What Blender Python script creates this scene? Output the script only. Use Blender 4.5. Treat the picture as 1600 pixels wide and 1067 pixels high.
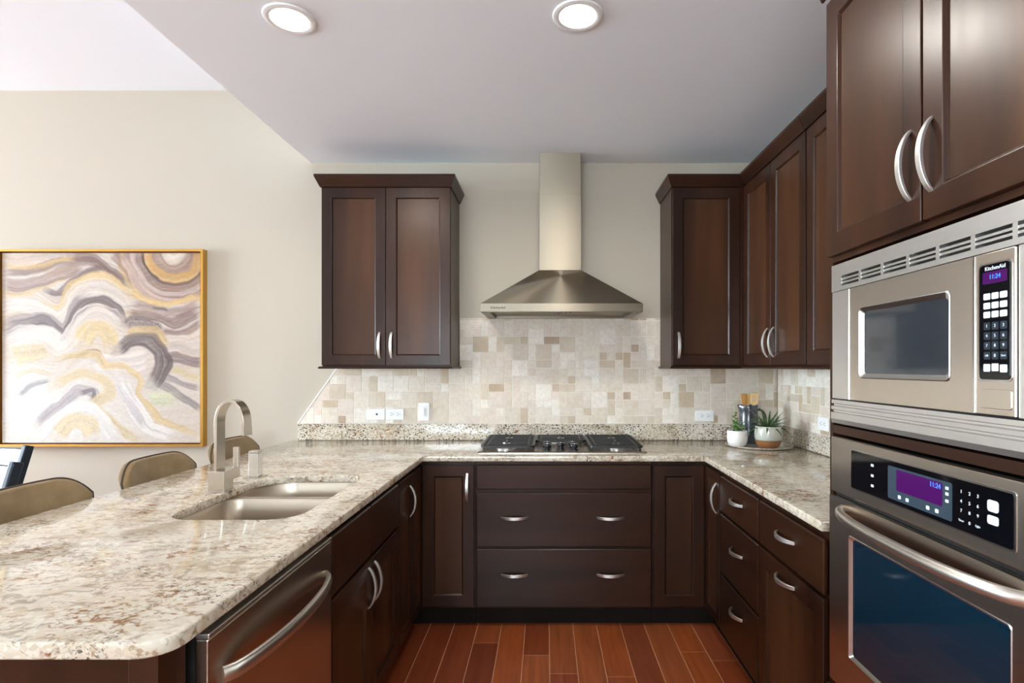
import bpy, bmesh, math, random
import numpy as np
from mathutils import Vector, Matrix

for o in list(bpy.data.objects):
    bpy.data.objects.remove(o)
S = bpy.context.scene
COL = S.collection

# ------------------------------------------------------------------ camera
cam_d = bpy.data.cameras.new('camera')
cam_d.sensor_width = 36.0
cam_d.lens = 860.0 * 36.0 / 1600.0
cam_d.shift_x = (800 - 853) / 1600.0
cam_d.shift_y = (573 - 533.5) / 1600.0
cam_d.clip_start = 0.05
cam = bpy.data.objects.new('camera', cam_d)
cam.location = (0, 0, 1.383)
cam.rotation_euler = (math.pi / 2, 0, 0)
COL.objects.link(cam)
S.camera = cam

# ------------------------------------------------------------------ world, light, exposure
S.view_settings.view_transform = 'Standard'
S.view_settings.look = 'None'
S.view_settings.exposure = 0.33
S.view_settings.gamma = 1.0
S.view_settings.use_curve_mapping = False
w = bpy.data.worlds.new('sky')
S.world = w
w.use_nodes = True
bg = w.node_tree.nodes['Background']
bg.inputs[0].default_value = (0.80, 0.90, 1.0, 1)
bg.inputs[1].default_value = 3.0


def area(name, loc, direction, sx, sy, watts, color=(1, 1, 1)):
    d = bpy.data.lights.new(name, 'AREA')
    d.shape = 'RECTANGLE'
    d.size = sx
    d.size_y = sy
    d.energy = watts
    d.color = color
    o = bpy.data.objects.new(name, d)
    o.location = loc
    o.rotation_euler = Vector(direction).to_track_quat('-Z', 'Z').to_euler()
    COL.objects.link(o)
    return o


# daylight entering by the windows of the dining side and behind the camera
area('daylight_dining_front', (-8.92, 1.9, 1.4), (1, 0.03, -0.28), 2.4, 2.0, 840, (0.74, 0.885, 1.0))
area('daylight_dining_rear', (-8.92, -1.3, 1.5), (1, 0, 0.1), 2.2, 2.2, 20, (0.74, 0.885, 1.0))
area('daylight_behind', (-0.9, -3.12, 1.50), (0, 1, 0.8), 2.6, 1.1, 150, (0.76, 0.895, 1.0))
# ------------------------------------------------------------------ helpers


def empty(name, loc):
    o = bpy.data.objects.new(name, None)
    o.empty_display_size = 0.05
    o.location = loc
    COL.objects.link(o)
    return o


def thing(name, label, cat, loc=(0, 0, 0), group=None):
    o = empty(name, loc)
    o['label'] = label
    o['category'] = cat
    if group:
        o['group'] = group
    return o


def root_of(o):
    while o.parent is not None:
        o = o.parent
    return o


def link_mesh(name, me, mats, parent=None, smooth=None, bev=None, seg=2):
    o = bpy.data.objects.new(name, me)
    COL.objects.link(o)
    if not isinstance(mats, (list, tuple)):
        mats = [mats]
    for m in mats:
        me.materials.append(m)
    if parent is not None:
        r = root_of(parent)
        me.transform(Matrix.Translation(-Vector(r.location)))
        o.parent = parent
    if smooth is not None:
        me.shade_smooth()
        if smooth < 3.0:
            me.set_sharp_from_angle(angle=smooth)
    if bev:
        md = o.modifiers.new('bevel', 'BEVEL')
        md.width = bev
        md.segments = seg
        md.limit_method = 'ANGLE'
        md.angle_limit = math.radians(40)
        md.harden_normals = False
    return o


def part(name, bm, mats, parent=None, smooth=None, bev=None, seg=2, recalc=True):
    if recalc:
        bmesh.ops.recalc_face_normals(bm, faces=bm.faces)
    me = bpy.data.meshes.new(name)
    bm.to_mesh(me)
    bm.free()
    return link_mesh(name, me, mats, parent, smooth, bev, seg)


def tag(o, label, cat, group=None):
    o['label'] = label
    o['category'] = cat
    if group:
        o['group'] = group
    return o


def structure(o):
    o['kind'] = 'structure'
    return o


def add_box(bm, x0, x1, y0, y1, z0, z1, M=None):
    vs = [bm.verts.new((x, y, z)) for x in (x0, x1) for y in (y0, y1) for z in (z0, z1)]
    if M is not None:
        for v in vs:
            v.co = M @ v.co
    for f in ((0, 1, 3, 2), (4, 6, 7, 5), (0, 4, 5, 1), (2, 3, 7, 6), (0, 2, 6, 4), (1, 5, 7, 3)):
        bm.faces.new([vs[i] for i in f])
    return vs


def box(x0, x1, y0, y1, z0, z1, M=None):
    bm = bmesh.new()
    add_box(bm, x0, x1, y0, y1, z0, z1, M)
    return bm


def loft(bm, rings, close=True, cap0=False, cap1=False):
    vr = [[bm.verts.new(p) for p in r] for r in rings]
    n = len(vr[0])
    for i in range(len(vr) - 1):
        for j in range(n if close else n - 1):
            k = (j + 1) % n
            bm.faces.new((vr[i][j], vr[i][k], vr[i + 1][k], vr[i + 1][j]))
    if cap0:
        bm.faces.new(vr[0][::-1])
    if cap1:
        bm.faces.new(vr[-1])
    return vr


def lathe(bm, prof, cx, cy, n=40, cap0=False, cap1=False):
    rings = [[(cx + r * math.cos(2 * math.pi * k / n), cy + r * math.sin(2 * math.pi * k / n), z) for k in range(n)]
             for r, z in prof]
    return loft(bm, rings, True, cap0, cap1)


def sweep_rect(bm, pts, side, w, t, caps=True):
    """flat band: pts path, side = width direction, w half width list, t half thickness list"""
    side = Vector(side).normalized()
    rings = []
    n = len(pts)
    P = [Vector(p) for p in pts]
    for i in range(n):
        a = P[max(0, i - 1)]
        b = P[min(n - 1, i + 1)]
        d = (b - a).normalized()
        nrm = d.cross(side).normalized()
        ww = w[i] if isinstance(w, (list, tuple)) else w
        tt = t[i] if isinstance(t, (list, tuple)) else t
        rings.append([P[i] + side * ww + nrm * tt, P[i] + side * ww - nrm * tt,
                      P[i] - side * ww - nrm * tt, P[i] - side * ww + nrm * tt])
    loft(bm, rings, True, caps, caps)


def tube(bm, pts, r, n=10, caps=True, closed=False):
    P = [Vector(p) for p in pts]
    m = len(P)
    rings = []
    up = Vector((0.13, 0.31, 0.94))
    for i in range(m):
        if closed:
            d = P[(i + 1) % m] - P[(i - 1) % m]
        else:
            d = P[min(m - 1, i + 1)] - P[max(0, i - 1)]
        d.normalize()
        u = d.cross(up)
        if u.length < 1e-3:
            u = d.cross(Vector((1, 0, 0)))
        u.normalize()
        v = d.cross(u)
        rr = r[i] if isinstance(r, (list, tuple)) else r
        rings.append([P[i] + (u * math.cos(2 * math.pi * k / n) + v * math.sin(2 * math.pi * k / n)) * rr for k in range(n)])
    if closed:
        rings.append(rings[0])
        loft(bm, rings, True)
        bmesh.ops.remove_doubles(bm, verts=bm.verts, dist=1e-6)
    else:
        loft(bm, rings, True, caps, caps)


def sweep_profile(path, prof):
    """path: list of (x,y); prof: closed list of (out,z); out = to the right of travel; mitred"""
    bm = bmesh.new()
    P = [Vector((p[0], p[1])) for p in path]
    rings = []
    for i, p in enumerate(P):
        if i == 0:
            d0 = d1 = (P[1] - P[0]).normalized()
        elif i == len(P) - 1:
            d0 = d1 = (P[-1] - P[-2]).normalized()
        else:
            d0 = (P[i] - P[i - 1]).normalized()
            d1 = (P[i + 1] - P[i]).normalized()
        n0 = Vector((d0.y, -d0.x))
        n1 = Vector((d1.y, -d1.x))
        mt = (n0 + n1).normalized()
        sc = 1.0 / max(0.3, mt.dot(n0))
        rings.append([(p.x + mt.x * o * sc, p.y + mt.y * o * sc, z) for o, z in prof])
    loft(bm, rings, True, True, True)
    return bm


def frame(origin, a, n):
    """local x -> a, local y -> n (outward), z -> up"""
    a = Vector(a)
    n = Vector(n)
    M = Matrix.Identity(4)
    for i in range(3):
        M[i][0] = a[i]
        M[i][1] = n[i]
        M[i][2] = (0, 0, 1)[i]
        M[i][3] = origin[i]
    return M


def rrect(x0, x1, y0, y1, r, n=6):
    """rounded rectangle points, ccw; r may be 4 radii (x1y0? order: x1y1, x0y1, x0y0, x1y0)"""
    if not isinstance(r, (list, tuple)):
        r = (r,) * 4
    out = []
    for (cx, cy, rr, a0) in ((x1 - r[0], y1 - r[0], r[0], 0), (x0 + r[1], y1 - r[1], r[1], 90),
                             (x0 + r[2], y0 + r[2], r[2], 180), (x1 - r[3], y0 + r[3], r[3], 270)):
        for k in range(n + 1):
            a = math.radians(a0 + 90.0 * k / n)
            out.append((cx + rr * math.cos(a), cy + rr * math.sin(a)))
    return out


def slab_mesh(loops, z0, z1, bevel):
    """flat slab with holes and eased edges from 2D loops"""
    cu = bpy.data.curves.new('slab', 'CURVE')
    cu.dimensions = '2D'
    cu.fill_mode = 'BOTH'
    for lp in loops:
        sp = cu.splines.new('POLY')
        sp.points.add(len(lp) - 1)
        for p, q in zip(sp.points, lp):
            p.co = (q[0], q[1], 0, 1)
        sp.use_cyclic_u = True
    cu.extrude = (z1 - z0) / 2 - bevel
    cu.bevel_depth = bevel
    cu.bevel_resolution = 2
    cu.offset = -bevel
    o = bpy.data.objects.new('slab', cu)
    COL.objects.link(o)
    dg = bpy.context.evaluated_depsgraph_get()
    me = bpy.data.meshes.new_from_object(o.evaluated_get(dg))
    bpy.data.objects.remove(o)
    bpy.data.curves.remove(cu)
    me.transform(Matrix.Translation((0, 0, (z0 + z1) / 2)))
    bm = bmesh.new()
    bm.from_mesh(me)
    bmesh.ops.remove_doubles(bm, verts=bm.verts, dist=1e-5)
    bpy.data.meshes.remove(me)
    return bm


def text_bm(body, size, M, depth=0.0006, align='CENTER'):
    cu = bpy.data.curves.new('text', 'FONT')
    cu.body = body
    cu.size = size
    cu.extrude = depth
    cu.align_x = align
    cu.align_y = 'CENTER'
    cu.resolution_u = 3
    o = bpy.data.objects.new('text', cu)
    COL.objects.link(o)
    dg = bpy.context.evaluated_depsgraph_get()
    me = bpy.data.meshes.new_from_object(o.evaluated_get(dg))
    bpy.data.objects.remove(o)
    # text is drawn in its XY plane: local x -> along, y -> up, z -> outward
    R = Matrix(((1, 0, 0, 0), (0, 0, 1, 0), (0, 1, 0, 0), (0, 0, 0, 1)))
    me.transform(M @ R)
    bm = bmesh.new()
    bm.from_mesh(me)
    bpy.data.meshes.remove(me)
    return bm


def dup(root, loc, label=None, group=None):
    r = root.copy()
    COL.objects.link(r)
    r.location = loc
    if label:
        r['label'] = label
    if group:
        r['group'] = group
    for ch in list(root.children):
        c = ch.copy()
        COL.objects.link(c)
        c.parent = r
        for g in ch.children:
            d = g.copy()
            COL.objects.link(d)
            d.parent = c
    return r


# ------------------------------------------------------------------ materials
def srgb(r, g, b):
    f = lambda c: (c / 255 / 12.92) if c / 255 <= 0.04045 else ((c / 255 + 0.055) / 1.055) ** 2.4
    return (f(r), f(g), f(b), 1.0)


def mat(name, color=(0.8, 0.8, 0.8, 1), rough=0.5, metal=0.0, coat=0.0, spec=0.5, emit=None, estr=1.0):
    m = bpy.data.materials.new(name)
    m.use_nodes = True
    b = m.node_tree.nodes['Principled BSDF']
    b.inputs['Base Color'].default_value = color
    b.inputs['Roughness'].default_value = rough
    b.inputs['Metallic'].default_value = metal
    b.inputs['Coat Weight'].default_value = coat
    b.inputs['Coat Roughness'].default_value = 0.15
    b.inputs['Specular IOR Level'].default_value = spec
    if emit:
        b.inputs['Emission Color'].default_value = emit
        b.inputs['Emission Strength'].default_value = estr
    return m


class N:
    """tiny node helper"""

    def __init__(s, m):
        s.t = m.node_tree
        s.b = m.node_tree.nodes['Principled BSDF']
        s.tc = s.t.nodes.new('ShaderNodeTexCoord')

    def mapping(s, scale=(1, 1, 1), rot=(0, 0, 0), src='Object'):
        n = s.t.nodes.new('ShaderNodeMapping')
        n.inputs['Scale'].default_value = scale
        n.inputs['Rotation'].default_value = rot
        s.t.links.new(s.tc.outputs[src], n.inputs[0])
        return n.outputs[0]

    def noise(s, vec, scale, detail=4, rough=0.55, dist=0.0, out=0):
        n = s.t.nodes.new('ShaderNodeTexNoise')
        n.inputs['Scale'].default_value = scale
        n.inputs['Detail'].default_value = detail
        n.inputs['Roughness'].default_value = rough
        n.inputs['Distortion'].default_value = dist
        s.t.links.new(vec, n.inputs['Vector'])
        return n.outputs[out]

    def voronoi(s, vec, scale, out='Distance', feature='F1'):
        n = s.t.nodes.new('ShaderNodeTexVoronoi')
        n.feature = feature
        n.inputs['Scale'].default_value = scale
        s.t.links.new(vec, n.inputs['Vector'])
        return n.outputs[out]

    def ramp(s, fac, stops, interp='LINEAR'):
        n = s.t.nodes.new('ShaderNodeValToRGB')
        n.color_ramp.interpolation = interp
        e = n.color_ramp.elements
        while len(e) < len(stops):
            e.new(0.5)
        for el, (p, c) in zip(e, stops):
            el.position = p
            el.color = c if isinstance(c, tuple) else (c, c, c, 1)
        s.t.links.new(fac, n.inputs[0])
        return n.outputs[0]

    def mix(s, fac, a, b, blend='MIX'):
        n = s.t.nodes.new('ShaderNodeMix')
        n.data_type = 'RGBA'
        n.blend_type = blend
        for sock, v in ((n.inputs[0], fac), (n.inputs[6], a), (n.inputs[7], b)):
            if isinstance(v, (int, float, tuple)):
                sock.default_value = v
            else:
                s.t.links.new(v, sock)
        return n.outputs[2]

    def math(s, op, a, b=0.0):
        n = s.t.nodes.new('ShaderNodeMath')
        n.operation = op
        for sock, v in ((n.inputs[0], a), (n.inputs[1], b)):
            if isinstance(v, (int, float)):
                sock.default_value = v
            else:
                s.t.links.new(v, sock)
        return n.outputs[0]

    def bump(s, h, strength=0.2, dist=0.002):
        n = s.t.nodes.new('ShaderNodeBump')
        n.inputs['Strength'].default_value = strength
        n.inputs['Distance'].default_value = dist
        s.t.links.new(h, n.inputs['Height'])
        s.t.links.new(n.outputs[0], s.b.inputs['Normal'])

    def to(s, out, name):
        s.t.links.new(out, s.b.inputs[name])


def wall_mat(name, c, rough=0.85):
    m = mat(name, c, rough, spec=0.25)
    n = N(m)
    h = n.noise(n.mapping(), 260, 3)
    n.bump(h, 0.12, 0.001)
    v = n.noise(n.mapping(), 1.2, 2)
    n.to(n.mix(n.ramp(v, [(0.3, 0.0), (0.7, 1.0)]), tuple(x * 0.985 for x in c[:3]) + (1,), c), 'Base Color')
    return m


M_wall = wall_mat('warm_white_paint', srgb(190, 181, 165))
M_ceil = wall_mat('ceiling_white', srgb(236, 240, 244), 0.9)
M_white_trim = mat('white_trim', srgb(235, 235, 233), 0.4)


def wood_mat(name, sc, dark, mid, light, rough=0.31, coat=0.0):
    m = mat(name, mid, rough, coat=coat, spec=0.28)
    n = N(m)
    g = n.noise(n.mapping(sc), 0.7, 2, 0.45, 0.4)
    big = n.noise(n.mapping(tuple(0.25 * x for x in sc)), 1.3, 3, 0.5, 1.0)
    c1 = n.ramp(g, [(0.22, dark), (0.5, mid), (0.8, light)])
    c2 = n.ramp(big, [(0.3, dark), (0.7, light)])
    n.to(n.mix(0.5, c1, c2), 'Base Color')
    fine = n.noise(n.mapping(tuple(4 * x for x in sc)), 1.0, 3)
    n.to(n.ramp(fine, [(0.2, rough - 0.01), (0.8, rough + 0.02)]), 'Roughness')
    return m


WD, WM, WL = srgb(31, 16, 9), srgb(45, 24, 13), srgb(64, 36, 20)
M_wood = wood_mat('espresso_wood', (14, 14, 1.6), WD, WM, WL)
M_wood_h = wood_mat('espresso_wood_horizontal', (1.6, 1.6, 14), WD, WM, WL)
M_panel = wood_mat('espresso_wood_panel', (11, 11, 1.2), srgb(40, 23, 13), srgb(60, 35, 20), srgb(90, 56, 32))
M_toe = mat('toe_kick_black', srgb(26, 18, 15), 0.8, spec=0.15)
M_gap = mat('dark_recess', (0.004, 0.004, 0.004, 1), 0.9)


def steel_mat(name, c, rough=0.27, aniso=0.6, rot=0.0):
    m = mat(name, c, rough, 1.0)
    n = N(m)
    t = n.t.nodes.new('ShaderNodeTangent')
    t.direction_type = 'RADIAL'
    t.axis = 'Z'
    n.to(t.outputs[0], 'Tangent')
    n.b.inputs['Anisotropic'].default_value = aniso
    n.b.inputs['Anisotropic Rotation'].default_value = rot
    return m


M_steel = steel_mat('brushed_steel', srgb(200, 188, 174))
M_hood = steel_mat('hood_steel', srgb(150, 140, 124), 0.44, 0.93, 0.25)
M_steel_light = steel_mat('pale_steel', srgb(222, 220, 216), 0.33, 0.3)
M_sink = steel_mat('sink_steel', srgb(198, 186, 170), 0.36, 0.4)
M_handle = mat('satin_nickel', srgb(230, 227, 222), 0.4, 1.0)
M_handle_oven = mat('satin_steel_bar', srgb(212, 206, 198), 0.33, 1.0)
M_chrome = mat('polished_edge', srgb(226, 226, 226), 0.22, 1.0)
M_faucet = mat('brushed_nickel', srgb(206, 200, 190), 0.24, 1.0)
M_iron = mat('cast_iron', srgb(26, 27, 28), 0.42)
M_black_plastic = mat('black_plastic', srgb(20, 24, 30), 0.22, coat=0.3)
M_black_glass = mat('black_glass', srgb(8, 10, 14), 0.06, spec=0.6)
M_oven_glass = mat('oven_glass', srgb(14, 36, 50), 0.05, spec=0.8)
M_micro_glass = mat('microwave_glass', srgb(44, 50, 56), 0.06, spec=1.0, coat=0.6)
M_display_grey = mat('display_surround', srgb(52, 66, 76), 0.25)
M_purple = mat('purple_display', srgb(20, 4, 24), 0.2, emit=srgb(74, 12, 96), estr=0.9)
M_digit = mat('blue_digits', srgb(20, 60, 160), 0.3, emit=srgb(50, 120, 240), estr=1.6)
M_key = mat('white_key', srgb(215, 225, 232), 0.4)
M_key_dark = mat('dark_key', srgb(30, 42, 52), 0.3)
M_print = mat('white_print', srgb(225, 232, 236), 0.5)
M_logo = mat('black_print', srgb(12, 10, 10), 0.9, spec=0.0)
M_plate = mat('white_plastic', srgb(244, 244, 242), 0.3)
M_slot = mat('outlet_slot', srgb(48, 46, 46), 0.6)
M_gold = mat('gold_frame', srgb(206, 160, 78), 0.32, 0.85)
M_gold_in = mat('frame_inside_brown', srgb(110, 56, 28), 0.5)
M_lens = mat('downlight_lens', srgb(255, 255, 255), 0.5, emit=(1, 0.97, 0.92, 1), estr=9.0)


def granite(name, speck, vein, stretch=(5.5, 9, 9)):
    m = mat(name, (0.7, 0.65, 0.58, 1), 0.09, spec=0.5)
    n = N(m)
    v0 = n.mapping()
    vs = n.mapping(stretch, (0, 0, 0.35))
    base = n.ramp(n.noise(vs, 0.9, 5, 0.6, 0.8),
                  [(0.25, srgb(178, 160, 134)), (0.45, srgb(205, 192, 170)), (0.6, srgb(218, 209, 192)), (0.8, srgb(190, 178, 162))])
    # long soft grey and tan veins
    g = n.noise(n.mapping(tuple(1.5 * x for x in stretch), (0, 0, 0.5)), 1.1, 6, 0.65, 1.6)
    gm = n.ramp(g, [(0.53, 0.0), (0.63, 0.75 * vein), (0.75, 0.2 * vein)])
    c = n.mix(gm, base, srgb(138, 126, 112))
    t = n.noise(n.mapping(tuple(1.1 * x for x in stretch), (0.4, 0, 0.2)), 1.3, 7, 0.7, 2.0)
    tm = n.ramp(t, [(0.56, 0.0), (0.60, 0.85 * vein), (0.66, 0.3 * vein)])
    c = n.mix(tm, c, srgb(142, 110, 78))
    # rust flecks in clusters
    r1 = n.noise(v0, 4.2, 2, 0.5, 0.5)
    r2 = n.noise(n.mapping((1.0, 1.6, 1.6)), 34, 4, 0.65, 0.8)
    rm = n.math('MULTIPLY', n.ramp(r1, [(0.5, 0.0), (0.62, 1.0)]), n.ramp(r2, [(0.52, 0.0), (0.6, 1.0)]))
    c = n.mix(rm, c, srgb(136, 94, 58))
    # pale quartz grains
    q = n.voronoi(v0, 95, 'Color')
    qs = n.t.nodes.new('ShaderNodeSeparateColor')
    n.t.links.new(q, qs.inputs[0])
    qm = n.ramp(qs.outputs[0], [(0.72, 0.0), (0.76, 0.55)])
    c = n.mix(qm, c, srgb(228, 222, 210))
    # dark mica grains
    k1 = n.noise(v0, 7.0, 3, 0.6, 0.3)
    k2 = n.noise(n.mapping((1.0, 1.35, 1.35)), 80 if speck > 0.5 else 115, 3, 0.6, 0.3)
    km = n.math('MULTIPLY', n.ramp(k1, [(0.62 - 0.32 * speck, 0.0), (0.72 - 0.25 * speck, 1.0)]),
                n.ramp(k2, [(0.58 - 0.04 * speck, 0.0), (0.61 - 0.04 * speck, 0.95)]))
    c = n.mix(km, c, srgb(58, 48, 46))
    n.to(c, 'Base Color')
    return m


M_granite = granite('cream_granite', 0.3, 1.0, (7, 13, 13))
M_granite_up = granite('speckled_granite', 1.0, 0.35, (9, 9, 9))


def tile_mat():
    m = mat('travertine', (0.7, 0.65, 0.58, 1), 0.55)
    n = N(m)
    a = n.t.nodes.new('ShaderNodeAttribute')
    a.attribute_name = 'tint'
    v = n.mapping()
    f = n.noise(v, 45, 5, 0.65)
    c = n.mix(n.ramp(f, [(0.35, 0.30), (0.65, 0.0)]), a.outputs[0], srgb(178, 150, 118))
    g = n.noise(n.mapping((1, 1, 1)), 13, 3)
    c = n.mix(n.ramp(g, [(0.45, 0.0), (0.8, 0.35)]), c, srgb(232, 222, 208))
    p = n.noise(v, 120, 3, 0.6)
    pm = n.ramp(p, [(0.68, 0.0), (0.74, 0.7)])
    c = n.mix(pm, c, srgb(120, 98, 78))
    n.to(c, 'Base Color')
    n.bump(n.mix(0.5, f, pm), 0.25, 0.002)
    return m


M_tile = tile_mat()
M_grout = mat('grout', srgb(238, 232, 222), 0.9)


def floor_mat():
    m = mat('cherry_planks', (0.2, 0.06, 0.03, 1), 0.28, coat=0.2)
    n = N(m)
    a = n.t.nodes.new('ShaderNodeAttribute')
    a.attribute_name = 'tint'
    g = n.noise(n.mapping((22, 1.6, 1)), 1.0, 6, 0.65, 1.2)
    c = n.mix(n.ramp(g, [(0.3, 0.6), (0.62, 0.0)]), a.outputs[0], srgb(92, 40, 20))
    h = n.noise(n.mapping((60, 3, 1)), 1.0, 3, 0.6)
    c = n.mix(n.ramp(h, [(0.5, 0.0), (0.8, 0.4)]), c, srgb(150, 76, 40))
    n.to(c, 'Base Color')
    n.bump(h, 0.06, 0.0006)
    return m


M_floor = floor_mat()
M_floor_gap = mat('plank_joint', srgb(214, 160, 122), 0.7)


def fabric_mat(name, c, c2, scale=600):
    m = mat(name, c, 0.85, spec=0.2)
    n = N(m)
    f = n.noise(n.mapping(), scale, 2)
    g = n.noise(n.mapping(), 14, 4, 0.6)
    n.to(n.mix(n.ramp(g, [(0.3, 0.0), (0.7, 1.0)]), c, c2), 'Base Color')
    n.bump(f, 0.25, 0.001)
    n.b.inputs['Sheen Weight'].default_value = 0.25
    return m


M_stool = fabric_mat('tan_upholstery', srgb(156, 132, 96), srgb(138, 114, 80))
M_piping = mat('brown_piping', srgb(74, 60, 46), 0.6)
M_legs = mat('black_metal_legs', srgb(26, 26, 28), 0.4, 0.6)
M_navy = mat('navy_black_paint', srgb(24, 38, 52), 0.32, spec=0.35)


# ------------------------------------------------------------------ setting
XW, YW, YB, XL = 1.494, 3.54, -3.2, -9.0
ZC, ZD, XS = 2.692, 3.16, -1.51


def make_floor():
    random.seed(4)
    bm = bmesh.new()
    lay = bm.loops.layers.float_color.new('tint')
    pal = [srgb(160, 80, 42), srgb(140, 66, 36), srgb(174, 94, 52), srgb(124, 58, 34), srgb(166, 84, 42), srgb(150, 76, 46)]
    w = 0.127
    g = 0.0016
    x = XL
    while x < XW:
        y = YB - random.random() * 0.9
        while y < YW:
            L = random.choice([0.5, 0.62, 0.75, 0.9, 1.1, 1.2])
            x0, x1 = x + g, min(x + w - g, XW)
            y0, y1 = max(y + g, YB), min(y + L - g, YW)
            if y1 > y0 and x1 > x0:
                vs = [bm.verts.new(p) for p in ((x0, y0, 0), (x1, y0, 0), (x1, y1, 0), (x0, y1, 0))]
                f = bm.faces.new(vs)
                c = random.choice(pal)
                k = random.uniform(0.88, 1.12)
                for lp in f.loops:
                    lp[lay] = (c[0] * k, c[1] * k, c[2] * k, 1)
            y += L
        x += w
    n0 = len(bm.faces)
    add_box(bm, XL, XW, YB, YW, -0.1, -0.0006)
    bm.faces.ensure_lookup_table()
    for f in bm.faces[n0:]:
        f.material_index = 1
    return structure(part('floor', bm, [M_floor, M_floor_gap], recalc=False))


make_floor()


def wall_with_holes(axis, pos, a0, a1, z0, z1, holes, th):
    """axis 'x': wall lies at x=pos spanning y; holes (a0,a1,z0,z1)"""
    bm = bmesh.new()
    cuts = sorted(set([a0, a1] + [h[0] for h in holes] + [h[1] for h in holes]))
    for i in range(len(cuts) - 1):
        c0, c1 = cuts[i], cuts[i + 1]
        hs = [h for h in holes if h[0] <= c0 and h[1] >= c1]
        spans = [(z0, z1)]
        if hs:
            spans = [(z0, hs[0][2]), (hs[0][3], z1)]
        for s0, s1 in spans:
            if axis == 'x':
                add_box(bm, min(pos, pos + th), max(pos, pos + th), c0, c1, s0, s1)
            else:
                add_box(bm, c0, c1, min(pos, pos + th), max(pos, pos + th), s0, s1)
    return bm


structure(part('wall_back', box(XL - 0.12, XW + 0.12, YW, YW + 0.12, 0, ZD), M_wall))
structure(part('wall_right', box(XW, XW + 0.12, YB, YW, 0, ZD), M_wall))
WIN = [(0.4, 3.1, 0.35, 2.65), (-2.45, -0.15, 0.35, 2.65)]
structure(part('wall_left', wall_with_holes('x', XL, YB, YW, 0, ZD, WIN, -0.12), M_wall))
WINB = [(-2.2, 0.4, 0.9, 2.1)]
structure(part('wall_behind', wall_with_holes('y', YB, XL - 0.12, XW + 0.12, 0, ZD, WINB, -0.12), M_wall))
structure(part('ceiling', box(XS, XW, YB, YW, ZC, ZD + 0.1), M_ceil))
structure(part('ceiling', box(XL, XS, YB, YW, ZD, ZD + 0.1), M_ceil))

M_pane = mat('window_glass', (1, 1, 1, 1), 0.0)
M_pane.node_tree.nodes['Principled BSDF'].inputs['Transmission Weight'].default_value = 1.0
M_pane.node_tree.nodes['Principled BSDF'].inputs['IOR'].default_value = 1.1


def window(i, axis, pos, h):
    bm = bmesh.new()
    a0, a1, z0, z1 = h
    t = 0.05
    mid = (a0 + a1) / 2
    bars = [(a0, a0 + t, z0, z1), (a1 - t, a1, z0, z1), (a0 + t, a1 - t, z0, z0 + t), (a0 + t, a1 - t, z1 - t, z1),
            (mid - 0.025, mid + 0.025, z0 + t, z1 - t)]
    for b in bars:
        if axis == 'x':
            add_box(bm, pos - 0.1, pos - 0.03, b[0], b[1], b[2], b[3])
        else:
            add_box(bm, b[0], b[1], pos - 0.1, pos - 0.03, b[2], b[3])
    o = structure(part('window_%d' % i, bm, M_white_trim))
    if axis == 'x':
        p = box(pos - 0.07, pos - 0.065, a0 + t, a1 - t, z0 + t, z1 - t)
    else:
        p = box(a0 + t, a1 - t, pos - 0.07, pos - 0.065, z0 + t, z1 - t)
    part('pane', p, M_pane, o)


window(1, 'x', XL, WIN[0])
window(2, 'x', XL, WIN[1])
window(3, 'y', YB, WINB[0])


# ------------------------------------------------------------------ tile backsplash
def clip_poly(poly, a, b, c):
    """keep a*x+b*z+c >= 0"""
    out = []
    for i in range(len(poly)):
        p, q = poly[i], poly[(i + 1) % len(poly)]
        dp, dq = a * p[0] + b * p[1] + c, a * q[0] + b * q[1] + c
        if dp >= 0:
            out.append(p)
        if dp * dq < 0:
            t = dp / (dp - dq)
            out.append((p[0] + t * (q[0] - p[0]), p[1] + t * (q[1] - p[1])))
    return out


TILE = [(srgb(224, 214, 199), 5), (srgb(215, 203, 186), 5), (srgb(234, 228, 217), 4), (srgb(206, 192, 171), 3),
        (srgb(192, 173, 147), 1.6), (srgb(176, 152, 128), 0.6), (srgb(221, 208, 195), 4)]


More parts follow.
